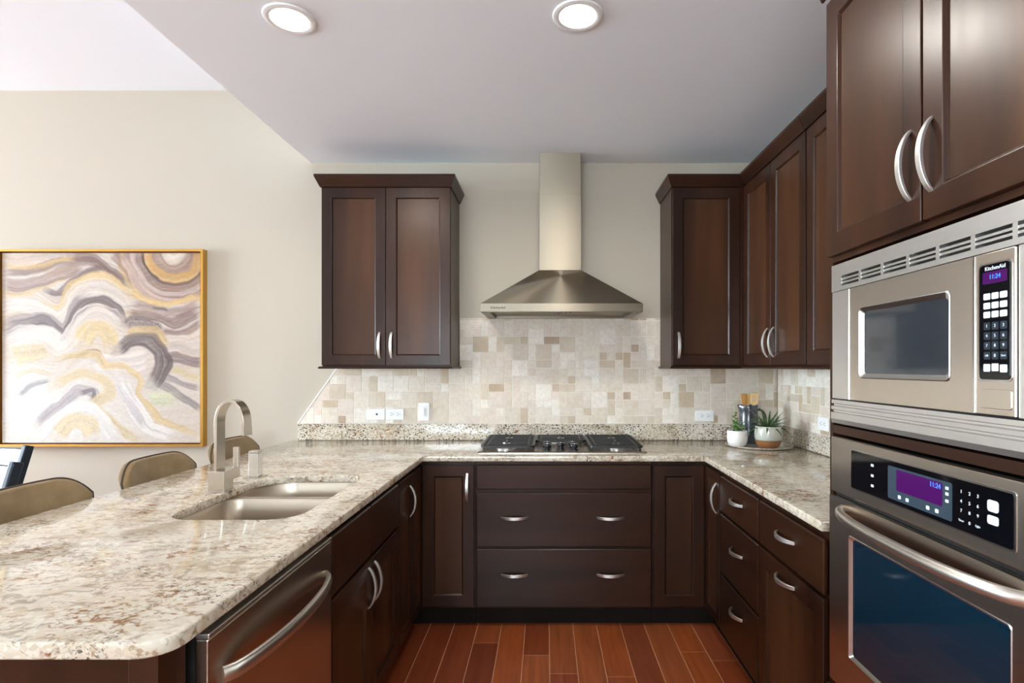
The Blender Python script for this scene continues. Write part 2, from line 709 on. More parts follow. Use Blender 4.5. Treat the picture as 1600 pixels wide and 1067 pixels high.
def tile_field(inside, bounds, seed, place, clips=()):
    rnd = random.Random(seed)
    u = 0.0508
    x0, x1, z0, z1 = bounds
    nx, nz = int(math.ceil((x1 - x0) / u)), int(math.ceil((z1 - z0) / u))
    used = [[False] * nz for _ in range(nx)]
    bm = bmesh.new()
    lay = bm.loops.layers.float_color.new('tint')
    cols = [c for c, _ in TILE]
    wts = [k for _, k in TILE]
    for j in range(nz):
        for i in range(nx):
            if used[i][j]:
                continue
            opts = [(1, 1)]
            wt = [3.2]
            if i + 1 < nx and not used[i + 1][j]:
                opts.append((2, 1)); wt.append(2.6)
            if j + 1 < nz and not used[i][j + 1]:
                opts.append((1, 2)); wt.append(2.6)
            if i + 1 < nx and j + 1 < nz and not used[i + 1][j] and not used[i][j + 1] and not used[i + 1][j + 1]:
                opts.append((2, 2)); wt.append(4.5)
            a, b = rnd.choices(opts, wt)[0]
            for p in range(a):
                for q in range(b):
                    used[i + p][j + q] = True
            g = 0.0016
            X0, X1 = x0 + i * u + g, min(x0 + (i + a) * u - g, x1)
            Z0, Z1 = z0 + j * u + g, min(z0 + (j + b) * u - g, z1)
            if X1 - X0 < 0.004 or Z1 - Z0 < 0.004:
                continue
            wts2 = list(wts)
            if a * b == 4:
                wts2[4] *= 0.4
                wts2[5] *= 0.1
            if a * b == 1:
                wts2[4] *= 2
                wts2[5] *= 2.2
            c = rnd.choices(cols, wts2)[0]
            k = rnd.uniform(1.02, 1.12)
            c = (c[0] * k, c[1] * k, c[2] * k, 1)
            for (R0, R1, T0, T1) in inside:
                poly = [(max(X0, R0), max(Z0, T0)), (min(X1, R1), max(Z0, T0)), (min(X1, R1), min(Z1, T1)), (max(X0, R0), min(Z1, T1))]
                if poly[1][0] - poly[0][0] < 0.003 or poly[2][1] - poly[1][1] < 0.003:
                    continue
                for cl in clips:
                    poly = clip_poly(poly, *cl)
                    if len(poly) < 3:
                        break
                if len(poly) < 3:
                    continue
                mx = sum(p[0] for p in poly) / len(poly)
                mz = sum(p[1] for p in poly) / len(poly)
                sx = max(p[0] for p in poly) - min(p[0] for p in poly)
                sz = max(p[1] for p in poly) - min(p[1] for p in poly)
                if sx < 0.004 or sz < 0.004:
                    continue
                e = 0.0016
                rings = []
                for (ins, dep) in ((0, 0.002), (0, 0.0075), (e, 0.009)):
                    rings.append([place(mx + (p[0] - mx) * (1 - 2 * ins / sx), mz + (p[1] - mz) * (1 - 2 * ins / sz), dep) for p in poly])
                n0 = len(bm.faces)
                loft(bm, rings, True, False, True)
                bm.faces.ensure_lookup_table()
                for f in bm.faces[n0:]:
                    for lp in f.loops:
                        lp[lay] = c
    return bm


ZU = 1.018      # top of the granite upstand
ZT = 1.372      # underside of the wall cabinets
DX0, DX1 = -1.588, -1.338
slope_clip = ((ZT - ZU), -(DX1 - DX0), -((ZT - ZU) * DX0) + (DX1 - DX0) * ZU)
tb = thing('tile_backsplash', 'tumbled cream travertine tile backsplash on the wall behind the cooktop', 'backsplash', (0, YW, ZU))
part('tile_field', tile_field([(DX0, XW - 0.01, ZU, ZT), (-0.554, 0.734, ZT, 1.695)], (DX0, XW - 0.01, ZU + 0.001, 1.695), 11,
                              lambda x, z, d: (x, YW - 0.001 - d, z), (slope_clip,)), M_tile, tb)
bm = bmesh.new()
lo = [(DX0 + 0.004, ZU), (XW - 0.01, ZU), (XW - 0.01, ZT - 0.001), (0.734, ZT - 0.001), (0.734, 1.694), (-0.554, 1.694), (-0.554, ZT - 0.001), (DX1 + 0.004, ZT - 0.001)]
for (ya, yb) in ((YW - 0.001, YW - 0.0082),):
    loft(bm, [[(x, ya, z) for x, z in lo], [(x, yb, z) for x, z in lo]], True, True, True)
part('grout_bed', bm, M_grout, tb)
bm = bmesh.new()
dv = Vector((DX1 - DX0, 0, ZT - ZU)).normalized()
nv = Vector((-dv.z, 0, dv.x)) * 0.008
q = [Vector((DX0, 0, ZU)), Vector((DX1, 0, ZT - 0.001)), Vector((DX1, 0, ZT - 0.001)) + nv, Vector((DX0, 0, ZU)) + nv]
loft(bm, [[(p.x, YW - 0.001, p.z) for p in q], [(p.x, YW - 0.012, p.z) for p in q]], True, True, True)
part('edge_trim', bm, M_white_trim, tb)

tb2 = thing('tile_backsplash', 'travertine tile backsplash on the right wall, beside the tall oven cabinet', 'backsplash', (XW, 2.5, ZU))
part('tile_field', tile_field([(1.66, 3.526, ZU, ZT)], (1.66, 3.526, ZU + 0.001, ZT), 5,
                              lambda y, z, d: (XW - 0.001 - d, y, z)), M_tile, tb2)
part('grout_bed', box(XW - 0.0082, XW - 0.001, 1.66, 3.526, ZU, ZT - 0.001), M_grout, tb2)

# ------------------------------------------------------------------ worktop
SINK = (-1.195, -0.775, 1.69, 2.375)
sink_loop = rrect(SINK[0], SINK[1], SINK[2], SINK[3], (0.09, 0.14, 0.10, 0.10), 10)


def outline():
    pts = []
    for (cx, cy, r, a0, a1) in ((-0.645 - 0.06, 0.934 + 0.06, 0.06, 270, 360),):
        arc = [(cx + r * math.cos(math.radians(a0 + (a1 - a0) * k / 8)), cy + r * math.sin(math.radians(a0 + (a1 - a0) * k / 8))) for k in range(9)]
        pts += arc
    pts += [(-0.645, 2.891), (0.832, 2.891), (0.832, 1.662), (1.474 + 0.018, 1.662), (1.492, 3.538), (-1.625, 3.538)]
    pts += [(-1.625, 0.994), (-1.612, 0.954), (-1.575, 0.934)]
    return pts


wt = thing('granite_worktop', 'U-shaped polished cream granite worktop with brown and grey veins', 'countertop', (0, 2.9, 0.884))
part('slab', slab_mesh([outline(), sink_loop[::-1]], 0.884, 0.914, 0.005), M_granite, wt, smooth=math.radians(35))
part('upstand', box(-1.588, 1.473, 3.52, 3.538, 0.9145, ZU), M_granite_up, wt, bev=0.002)
part('upstand', box(1.4745, 1.492, 1.662, 3.519, 0.9145, ZU), M_granite_up, wt, bev=0.002)

# ------------------------------------------------------------------ sink
sk = thing('kitchen_sink', 'undermount double-bowl stainless steel sink set in the peninsula worktop', 'sink', (-0.99, 2.03, 0.66))


def bowl(x0, x1, y0, y1, radii, depth):
    bm = bmesh.new()
    zt = 0.8825
    rings = []
    for (ins, z, rs) in ((0.0005, zt - 0.0005, 1), (0.003, zt - 0.006, 1), (0.008, zt - depth * 0.5, 1), (0.014, zt - depth + 0.05, 1),
                         (0.024, zt - depth + 0.018, 1), (0.05, zt - depth + 0.002, 0.9), (0.09, zt - depth, 0.7)):
        rr = tuple(max(0.012, (r - ins * 0.6) * rs) for r in radii)
        rings.append([(p[0], p[1], z) for p in rrect(x0 + ins, x1 - ins, y0 + ins, y1 - ins, rr, 8)])
    loft(bm, rings, True, False, True)
    return bm


YD = 2.10
fl_h1 = rrect(SINK[0] - 0.006, SINK[1] + 0.006, SINK[2] - 0.004, YD - 0.018, (0.05, 0.06, 0.10, 0.10), 8)
fl_h2 = rrect(SINK[0] - 0.006, SINK[1] + 0.006, YD + 0.018, SINK[3] + 0.004, (0.09, 0.13, 0.06, 0.05), 8)
part('flange', slab_mesh([rrect(SINK[0] - 0.02, SINK[1] + 0.02, SINK[2] - 0.02, SINK[3] + 0.02, 0.05, 6), fl_h1[::-1], fl_h2[::-1]], 0.8795, 0.8835, 0.0008), M_sink, sk, smooth=0.5)
b1 = part('near_bowl', bowl(SINK[0] - 0.006, SINK[1] + 0.006, SINK[2] - 0.004, YD - 0.018, (0.05, 0.06, 0.10, 0.10), 0.23), M_sink, sk, smooth=3.2)
b2 = part('far_bowl', bowl(SINK[0] - 0.006, SINK[1] + 0.006, YD + 0.018, SINK[3] + 0.004, (0.09, 0.13, 0.06, 0.05), 0.18), M_sink, sk, smooth=3.2)
for b, cy, z in ((b1, 1.89, 0.653), (b2, 2.25, 0.703)):
    bm = bmesh.new()
    lathe(bm, [(0.0005, z + 0.001), (0.03, z + 0.001), (0.045, z + 0.004), (0.05, z + 0.001)], -0.99, cy, 28)
    part('drain', bm, M_chrome, b, smooth=0.6)

# ------------------------------------------------------------------ faucet and deck fittings
fa = thing('kitchen_faucet', 'brushed nickel faucet with a square base and flat arched ribbon spout', 'faucet', (-1.232, 2.09, 0.914))
FX, FY = -1.232, 2.085
part('base', box(FX - 0.031, FX + 0.031, FY - 0.031, FY + 0.031, 0.916, 0.992), M_faucet, fa, bev=0.002)
part('base_plate', box(FX - 0.036, FX + 0.036, FY - 0.036, FY + 0.036, 0.9142, 0.917), M_chrome, fa)
ang = math.radians(-6)
dx, dy = math.cos(ang), math.sin(ang)
pts = []
R = 0.054
sx0 = FX - 0.004
pts.append((sx0, FY, 0.990))
pts.append((sx0, FY, 1.09))
zc = 1.172
for k in range(0, 25):
    a = math.pi - math.pi * k / 24
    ex = 0.036 if a > math.pi / 2 else 0.036
    r = R
    px = R + r * math.cos(a)
    pz = zc + (0.082) * math.sin(a)
    pts.append((sx0 + dx * px, FY + dy * px, pz))
pts.append((sx0 + dx * (2 * R + 0.003), FY + dy * (2 * R + 0.003), 1.125))
bm = bmesh.new()
sweep_rect(bm, pts, (-dy, dx, 0), 0.024, 0.0055)
part('spout', bm, M_faucet, fa, bev=0.0012, smooth=0.6)
part('handle_mount', box(FX - 0.022, FX + 0.022, FY + 0.031, FY + 0.09, 0.948, 0.991), M_faucet, fa, bev=0.0015)
hm = part('lever', box(FX - 0.006, FX + 0.014, FY + 0.092, FY + 0.108, 0.945, 1.065), M_faucet, fa, bev=0.0015)

sd = thing('soap_dispenser', 'square chrome dispenser post on the worktop, right of the arched faucet', 'soap dispenser', (-1.232, 2.335, 0.914))
part('base_plate', box(-1.268, -1.196, 2.30, 2.372, 0.9142, 0.919), M_faucet, sd, bev=0.001)
part('post', box(-1.252, -1.212, 2.316, 2.356, 0.919, 1.018), M_chrome, sd, bev=0.002)
part('cap', box(-1.252, -1.212, 2.316, 2.356, 1.0185, 1.028), M_faucet, sd, bev=0.002)
bm = bmesh.new()
lathe(bm, [(0.0005, 0.918), (0.018, 0.918), (0.022, 0.9155), (0.022, 0.9142)], -1.235, 2.215, 28)
tag(part('hole_cover', bm, M_faucet, None, smooth=0.6), 'small round metal cap flush on the granite between faucet and dispenser', 'cap')


# ------------------------------------------------------------------ cabinet builders
FR_BACK = lambda: frame((0, 2.925, 0), (1, 0, 0), (0, -1, 0))        # local x = world x
FR_LEFT = lambda: frame((-0.675, 0, 0), (0, 1, 0), (1, 0, 0))        # local x = world y
FR_RIGHT = lambda: frame((0.860, 0, 0), (0, 1, 0), (-1, 0, 0))       # local x = world y
FR_UP_BACK = lambda: frame((0, 3.222, 0), (1, 0, 0), (0, -1, 0))
FR_UP_RIGHT = lambda: frame((1.166, 0, 0), (0, 1, 0), (-1, 0, 0))
FR_TOWER = lambda: frame((0.852, 0, 0), (0, 1, 0), (-1, 0, 0))
DT = 0.020


def ring_bm(x0, x1, z0, z1, b, y0, y1, slope, M):
    """flat frame b wide with a sloped inner edge"""
    bm = bmesh.new()
    o = [(x0, z0), (x1, z0), (x1, z1), (x0, z1)]
    i = [(x0 + b, z0 + b), (x1 - b, z0 + b), (x1 - b, z1 - b), (x0 + b, z1 - b)]
    s = b + slope
    j = [(x0 + s, z0 + s), (x1 - s, z0 + s), (x1 - s, z1 - s), (x0 + s, z1 - s)]
    rings = [[M @ Vector((x, y, z)) for x, z in pts] for pts, y in
             ((o, y0), (o, y1), (i, y1), (j, y1 - slope * 1.1), (j, y0))]
    rings.append(rings[0])
    loft(bm, rings, True)
    bmesh.ops.remove_doubles(bm, verts=bm.verts, dist=1e-6)
    return bm


def bow_handle(M, cx, cz, L, vertical, parent, rise=0.028, material=None, hw=0.0075):
    pts, ws, ts = [], [], []
    n = 18
    for k in range(n + 1):
        s = -1 + 2 * k / n
        y = DT - 0.001 + rise * (1 - s * s) ** 0.8
        d = s * L / 2
        p = Vector((cx, y, cz + d)) if vertical else Vector((cx + d, y, cz))
        pts.append(M @ p)
        ws.append(hw * (0.8 + 0.25 * (1 - s * s)))
        ts.append(0.0042 - 0.0012 * s * s)
    side = (M.to_3x3() @ Vector((1, 0, 0))) if vertical else Vector((0, 0, 1))
    bm = bmesh.new()
    sweep_rect(bm, pts, side, ws, ts)
    return part('handle', bm, material or M_handle, parent, bev=0.001, smooth=0.7)


def door(root, M, x0, x1, z0, z1, handle=None, rail=0.058, horizontal=False, plain=False, name='door'):
    """handle: ('v'|'h', cx, cz, length)"""
    wm = M_wood_h if horizontal else M_wood
    if plain:
        d = part(name, box(x0, x1, 0.001, DT, z0, z1, M), wm, root, bev=0.0045, seg=1)
    else:
        d = part(name, ring_bm(x0, x1, z0, z1, rail, 0.001, DT, 0.007, M), wm, root, bev=0.002)
        e = rail + 0.0065
        part('panel', box(x0 + e, x1 - e, 0.002, 0.0115, z0 + e, z1 - e, M), M_panel, d)
    if handle is not None:
        hs = handle if isinstance(handle, list) else [handle]
        for k, cx, cz, L in hs:
            bow_handle(M, cx, cz, L, k == 'v', d)
    return d


def carcass(root, M, x0, x1, z0, z1, depth, name='body', material=None):
    return part(name, box(x0, x1, -depth, 0.0, z0, z1, M), material or M_wood, root, bev=0.001)


def toe(root, M, x0, x1, depth=0.4, inset=0.045):
    part('toe_kick', box(x0, x1, -depth, -inset, 0.001, 0.102, M), M_toe, root)


ZB0, ZB1 = 0.103, 0.8825
G = 0.003
# --- peninsula run (faces +x)
ML = FR_LEFT()
c = thing('base_cabinet', 'dark wood sink cabinet with two doors and two false drawer fronts, right of the dishwasher', 'cabinet', (-0.95, 2.07, 0))
# body of panels leaves room for the sink bowls
part('side_panel', box(1.682, 1.688, -0.60, 0.0, ZB0, 0.640, ML), M_wood, c)
part('side_panel', box(2.446, 2.454, -0.60, 0.0, ZB0, ZB1, ML), M_wood, c)
part('bottom_panel', box(1.688, 2.446, -0.60, 0.0, ZB0, ZB0 + 0.018, ML), M_wood, c)
part('face_frame', box(1.688, 2.446, -0.018, 0.0, ZB0 + 0.018, ZB1, ML), M_wood, c)
door(c, ML, 1.690, 2.066, 0.675, 0.862, plain=True, name='false_drawer')
door(c, ML, 2.072, 2.448, 0.675, 0.862, plain=True, name='false_drawer')
door(c, ML, 1.690, 2.066, 0.118, 0.662, ('v', 2.035, 0.565, 0.15))
door(c, ML, 2.072, 2.448, 0.118, 0.662, ('v', 2.105, 0.565, 0.15))
toe(c, ML, 1.682, 2.454)
c = thing('base_cabinet', 'narrow dark wood cabinet with one tall door, between sink doors and left corner', 'cabinet', (-0.95, 2.58, 0))
carcass(c, ML, 2.457, 2.702, ZB0, ZB1, 0.60)
door(c, ML, 2.461, 2.698, 0.118, 0.862, ('v', 2.655, 0.735, 0.15), rail=0.05)
toe(c, ML, 2.457, 2.702)
# --- left corner, two doors meeting at the inner corner
c = thing('corner_cabinet', 'dark wood corner cabinet left of the drawers, pull at its right edge', 'cabinet', (-0.8, 3.1, 0))
MB_ = FR_BACK()
bm = bmesh.new()
o2 = [(-1.27, 2.706), (-0.675, 2.706), (-0.675, 2.925), (-0.376, 2.925), (-0.376, 3.535), (-1.27, 3.535)]
loft(bm, [[(x, y, ZB0) for x, y in o2], [(x, y, ZB1) for x, y in o2]], True, True, True)
part('body', bm, M_wood, c)
door(c, ML, 2.709, 2.899, 0.118, 0.862, None, rail=0.045)
door(c, MB_, -0.650, -0.381, 0.118, 0.862, ('v', -0.415, 0.745, 0.15))
bm = bmesh.new()
o3 = [(-1.2, 2.706), (-0.72, 2.706), (-0.72, 2.97), (-0.376, 2.97), (-0.376, 3.4), (-1.2, 3.4)]
loft(bm, [[(x, y, 0.001) for x, y in o3], [(x, y, 0.102) for x, y in o3]], True, True, True)
part('toe_kick', bm, M_toe, c)
# --- drawers under the cooktop
c = thing('drawer_cabinet', 'wide dark wood cabinet with two deep drawers under the gas cooktop', 'cabinet', (0.095, 3.2, 0))
carcass(c, MB_, -0.373, 0.562, ZB0, ZB1, 0.60)
door(c, MB_, -0.367, 0.557, 0.735, 0.866, plain=True, horizontal=True, name='false_drawer')
door(c, MB_, -0.367, 0.557, 0.432, 0.716, [('h', -0.168, 0.586, 0.145), ('h', 0.342, 0.586, 0.145)], plain=True, horizontal=True, name='drawer')
door(c, MB_, -0.367, 0.557, 0.114, 0.420, [('h', -0.168, 0.286, 0.145), ('h', 0.342, 0.286, 0.145)], plain=True, horizontal=True, name='drawer')
toe(c, MB_, -0.373, 0.562)
# --- right corner
c = thing('corner_cabinet', 'dark wood corner cabinet right of the drawers, under the potted plants', 'cabinet', (1.0, 3.1, 0))
MR = FR_RIGHT()
bm = bmesh.new()
o2 = [(0.565, 2.925), (0.860, 2.925), (0.860, 2.668), (1.485, 2.668), (1.485, 3.535), (0.565, 3.535)]
loft(bm, [[(x, y, ZB0) for x, y in o2], [(x, y, ZB1) for x, y in o2]], True, True, True)
part('body', bm, M_wood, c)
door(c, MB_, 0.571, 0.834, 0.118, 0.862, None)
door(c, MR, 2.671, 2.899, 0.118, 0.862, ('v', 2.715, 0.735, 0.15), rail=0.045)
bm = bmesh.new()
o3 = [(0.565, 2.97), (0.905, 2.97), (0.905, 2.668), (1.4, 2.668), (1.4, 3.4), (0.565, 3.4)]
loft(bm, [[(x, y, 0.001) for x, y in o3], [(x, y, 0.102) for x, y in o3]], True, True, True)
part('toe_kick', bm, M_toe, c)
# --- right run
c = thing('drawer_cabinet', 'narrow dark wood cabinet with three stacked drawers, right of the right corner door', 'cabinet', (1.15, 2.42, 0))
carcass(c, MR, 2.180, 2.665, ZB0, ZB1, 0.60)
for z0, z1, hz in ((0.688, 0.858, 0.785), (0.398, 0.676, 0.565), (0.114, 0.386, 0.295)):
    door(c, MR, 2.184, 2.661, z0, z1, ('h', 2.42, hz, 0.13), plain=True, horizontal=True, name='drawer')
toe(c, MR, 2.180, 2.665)
c = thing('base_cabinet', 'dark wood cabinet with one drawer over a worn pull-out door, beside the oven', 'cabinet', (1.15, 1.92, 0))
carcass(c, MR, 1.664, 2.177, ZB0, ZB1, 0.60)
door(c, MR, 1.668, 2.173, 0.688, 0.858, ('h', 1.93, 0.785, 0.14), plain=True, horizontal=True, name='drawer')
door(c, MR, 1.668, 2.173, 0.114, 0.676, ('h', 1.93, 0.632, 0.14), rail=0.065)
toe(c, MR, 1.664, 2.177)

# --- peninsula end and back panels
c = thing('peninsula_panel', 'dark wood end panel closing the near end of the peninsula', 'cabinet panel', (-1.0, 1.0, 0))
part('end_panel', box(-1.285, -0.735, 0.972, 0.99, 0.001, 0.8825), M_wood, c)
part('corner_stile', box(-0.733, -0.680, 0.965, 1.04, 0.001, 0.8825), M_wood, c, bev=0.002)
part('back_panel', box(-1.305, -1.287, 0.972, 3.53, 0.001, 0.8825), M_wood, c)

# --- dishwasher
d = thing('dishwasher', 'stainless steel dishwasher with a bowed bar handle under the peninsula worktop', 'dishwasher', (-0.95, 1.36, 0))
part('tub', box(1.062, 1.678, -0.58, -0.004, 0.11, 0.875, ML), M_gap, d)
dd = part('door', box(1.064, 1.676, -0.003, 0.022, 0.115, 0.855, ML), M_steel, d, bev=0.003)
part('top_edge', box(1.064, 1.676, -0.003, 0.024, 0.8555, 0.866, ML), M_steel_light, d, bev=0.002)
bm = bmesh.new()
pts, ws, ts = [], [], []
for k in range(29):
    s = -1 + 2 * k / 28
    pts.append(ML @ Vector((1.37 + 0.262 * s, 0.024 + 0.048 * max(0.0, 1 - s * s) ** 0.6, 0.762)))
    ws.append(0.017)
    ts.append(0.009)
rings = []
for i, p in enumerate(pts):
    a, b = pts[max(0, i - 1)], pts[min(28, i + 1)]
    t = (b - a).normalized()
    nn = t.cross(Vector((0, 0, 1))).normalized()
    rings.append([p + Vector((0, 0, 0.018 * math.cos(q))) + nn * 0.009 * math.sin(q) for q in [2 * math.pi * m / 14 for m in range(14)]])
loft(bm, rings, True, True, True)
part('handle', bm, M_handle_oven, dd, smooth=1.0)
part('toe_kick', box(1.062, 1.678, -0.3, -0.06, 0.001, 0.108, ML), M_toe, d)

# ------------------------------------------------------------------ wall cabinets
ZA0, ZA1 = 1.382, 2.452
CROWN = [(0.0, 2.428), (0.006, 2.428), (0.031, 2.482), (0.031, 2.495), (0.0, 2.495)]
LIGHT_RAIL = [(0.0, 1.372), (0.012, 1.372), (0.014, 1.378), (0.010, 1.384), (0.0, 1.386)]


def shift(prof, k):
    return [(o + k, z) for o, z in prof]


MU = FR_UP_BACK()
c = thing('wall_cabinet', 'dark wood wall cabinet with two doors, left of the range hood', 'cabinet', (-0.93, 3.38, 1.37))
carcass(c, MU, -1.308, -0.556, ZA0, ZA1, 0.314)
door(c, MU, -1.306, -0.934, 1.392, 2.426, ('v', -0.968, 1.508, 0.15))
door(c, MU, -0.930, -0.558, 1.392, 2.426, ('v', -0.898, 1.508, 0.15))
yf = 3.222 - DT
path = [(-0.556, 3.536), (-0.556, yf), (-1.308, yf), (-1.308, 3.536)]
part('crown_moulding', sweep_profile(path[::-1], CROWN), M_wood_h, c)
part('light_rail', sweep_profile(path[::-1], LIGHT_RAIL), M_wood_h, c)
part('bottom_panel', box(-1.306, -0.558, yf + 0.002, 3.535, 1.373, 1.381), M_wood, c)

MUR = FR_UP_RIGHT()
c = thing('wall_cabinet', 'dark wood corner wall cabinet with one door, right of the range hood', 'cabinet', (1.1, 3.38, 1.37))
bm = bmesh.new()
o2 = [(0.734, 3.222), (1.166, 3.222), (1.166, 3.200), (1.486, 3.200), (1.486, 3.536), (0.734, 3.536)]
loft(bm, [[(x, y, ZA0) for x, y in o2], [(x, y, ZA1) for x, y in o2]], True, True, True)
part('body', bm, M_wood, c)
door(c, MU, 0.738, 1.128, 1.392, 2.426, ('v', 0.772, 1.508, 0.15), rail=0.06)
part('corner_filler', box(1.130, 1.165, 3.204, 3.221, 1.384, 2.43), M_wood, c)
XF = 1.166 - DT
part('crown_moulding', sweep_profile([(0.734, 3.536), (0.734, yf), (XF, yf)], CROWN), M_wood_h, c)
part('light_rail', sweep_profile([(0.734, 3.536), (0.734, yf), (XF, yf)], LIGHT_RAIL), M_wood_h, c)
part('bottom_panel', box(0.736, 1.486, 3.206, 3.535, 1.373, 1.381), M_wood, c)

c = thing('wall_cabinet', 'dark wood wall cabinet with a pair of doors with paired pulls on the right wall', 'cabinet', (1.32, 2.81, 1.37))
carcass(c, MUR, 2.428, 3.196, ZA0, ZA1, 0.320)
door(c, MUR, 2.813, 3.190, 1.392, 2.426, ('v', 2.850, 1.508, 0.15), rail=0.06)
door(c, MUR, 2.432, 2.809, 1.392, 2.426, ('v', 2.773, 1.508, 0.15), rail=0.06)
part('crown_moulding', sweep_profile([(XF, 3.166), (XF, 2.428)], CROWN), M_wood_h, c)
part('light_rail', sweep_profile([(XF, 3.19), (XF, 2.428)], LIGHT_RAIL), M_wood_h, c)
part('bottom_panel', box(XF + 0.002, 1.486, 2.43, 3.194, 1.373, 1.381), M_wood, c)
c = thing('wall_cabinet', 'dark wood wall cabinet right of the paired-pull cabinet, partly hidden behind the oven cabinet', 'cabinet', (1.32, 2.04, 1.37))
carcass(c, MUR, 1.664, 2.424, ZA0, ZA1, 0.320)
door(c, MUR, 2.047, 2.420, 1.392, 2.426, None, rail=0.06)
door(c, MUR, 1.668, 2.043, 1.392, 2.426, None, rail=0.06)
part('crown_moulding', sweep_profile([(XF, 2.425), (XF, 1.664)], CROWN), M_wood_h, c)
part('light_rail', sweep_profile([(XF, 2.425), (XF, 1.664)], LIGHT_RAIL), M_wood_h, c)
part('bottom_panel', box(XF + 0.002, 1.486, 1.666, 2.422, 1.373, 1.381), M_wood, c)

# ------------------------------------------------------------------ oven tower
MT = FR_TOWER()
c = thing('oven_tower', 'tall dark wood cabinet holding the microwave and wall oven, two upper doors', 'cabinet', (1.17, 1.25, 0))
part('side_panel', box(1.632, 1.650, -0.636, 0.0, 0.001, 2.46, MT), M_wood, c)
part('side_panel', box(0.846, 0.864, -0.636, 0.0, 0.001, 2.46, MT), M_wood, c)
part('upper_box', box(0.865, 1.631, -0.636, 0.0, 1.690, 2.46, MT), M_wood, c)
part('rail', box(0.865, 1.631, -0.60, 0.0, 1.188, 1.212, MT), M_wood_h, c)
part('lower_box', box(0.865, 1.631, -0.60, 0.0, 0.103, 0.440, MT), M_wood, c)
part('back_panel', box(0.865, 1.631, -0.636, -0.625, 0.44, 1.688, MT), M_wood, c)
door(c, MT, 1.222, 1.634, 1.706, 2.455, ('v', 1.258, 1.842, 0.16), rail=0.062)
door(c, MT, 0.850, 1.216, 1.706, 2.455, ('v', 1.188, 1.842, 0.16), rail=0.062)
door(c, MT, 0.850, 1.634, 0.12, 0.452, [('h', 1.40, 0.30, 0.14), ('h', 1.10, 0.30, 0.14)], plain=True, horizontal=True, name='drawer')
part('crown_moulding', sweep_profile([(0.832, 1.65), (0.832, 0.846)], [(o, z + 0.044) for o, z in CROWN]), M_wood_h, c)
toe(c, MT, 0.846, 1.650)

# ------------------------------------------------------------------ microwave
mw = thing('microwave', 'built-in stainless microwave with vented trim above the wall oven', 'microwave', (1.1, 1.25, 1.219))
A0, A1 = 0.884, 1.626
part('casing', box(0.92, 1.59, -0.45, -0.016, 1.222, 1.66, MT), M_gap, mw)
# surround
part('side_trim', box(1.532, A1, -0.014, 0.006, 1.2905, 1.601, MT), M_steel_light, mw, bev=0.001)
part('side_trim', box(A0, 0.985, -0.014, 0.006, 1.2905, 1.601, MT), M_steel_light, mw, bev=0.001)
bm = bmesh.new()
zs = [1.679, 1.645, 1.6405]
add_box(bm, A0, A1, -0.014, 0.008, 1.643, 1.679, MT)
add_box(bm, A0, A1, -0.014, 0.008, 1.602, 1.6145, MT)
for zz in (1.6235, 1.6333):
    add_box(bm, A0, A1, -0.010, 0.007, zz - 0.0026, zz + 0.0026, MT)
y = 1.626
edges = [1.626, 1.573]
gs = []
k = 1.573
while k > 0.93:
    gs.append((k - 0.0866, k))
    k -= 0.0981
prev = A1
for g0, g1 in gs:
    add_box(bm, g1, prev, -0.012, 0.0078, 1.6146, 1.6429, MT)
    prev = g0
add_box(bm, A0, prev, -0.012, 0.0078, 1.6146, 1.6429, MT)
vt = part('upper_vent', bm, M_steel_light, mw)
part('vent_recess', box(A0 + 0.01, A1 - 0.01, -0.0155, -0.0145, 1.612, 1.645, MT), M_gap, vt)
bm = bmesh.new()
prof = [(-0.014, 1.2195), (0.008, 1.2195), (0.010, 1.232), (0.010, 1.250), (0.002, 1.252), (0.002, 1.256), (0.009, 1.259), (0.009, 1.268), (0.001, 1.270),
        (0.001, 1.274), (0.008, 1.277), (0.008, 1.287), (-0.014, 1.2895)]
loft(bm, [[MT @ Vector((A0, y, z)) for y, z in prof], [MT @ Vector((A1, y, z)) for y, z in prof]], True, True, True)
part('lower_louver', bm, M_steel_light, mw)
# door
W0, W1, V0, V1 = 1.1455, 1.479, 1.352, 1.542
bm = bmesh.new()
D0, D1, E0, E1 = 1.0855, 1.529, 1.292, 1.5995


def plate_with_window(D0, D1, E0, E1, W0, W1, V0, V1, y0, y1, rim, deep, M, r=0.012):
    bm = bmesh.new()
    inn = rrect(W0, W1, V0, V1, r, 4)
    inn2 = rrect(W0 + rim, W1 - rim, V0 + rim, V1 - rim, r, 4)
    # outer loop with the same count
    out = []
    m = 5
    cs = [(D1, E1), (D0, E1), (D0, E0), (D1, E0)]
    for (cx, cz) in cs:
        out += [(cx, cz)] * m
    P = lambda p, y: M @ Vector((p[0], y, p[1]))
    rings = [[P(p, y0) for p in out], [P(p, y1) for p in out], [P(p, y1) for p in inn]]
    loft(bm, rings, True)
    rim_bm = bmesh.new()
    loft(rim_bm, [[P(p, y1 + 0.0005) for p in inn], [P(p, y1 + 0.002) for p in rrect(W0 + 0.002, W1 - 0.002, V0 + 0.002, V1 - 0.002, r, 4)],
                  [P(p, y1 - deep) for p in inn2]], True)
    bmesh.ops.remove_doubles(bm, verts=bm.verts, dist=1e-6)
    bmesh.ops.dissolve_degenerate(bm, edges=bm.edges, dist=1e-6)
    return bm, rim_bm


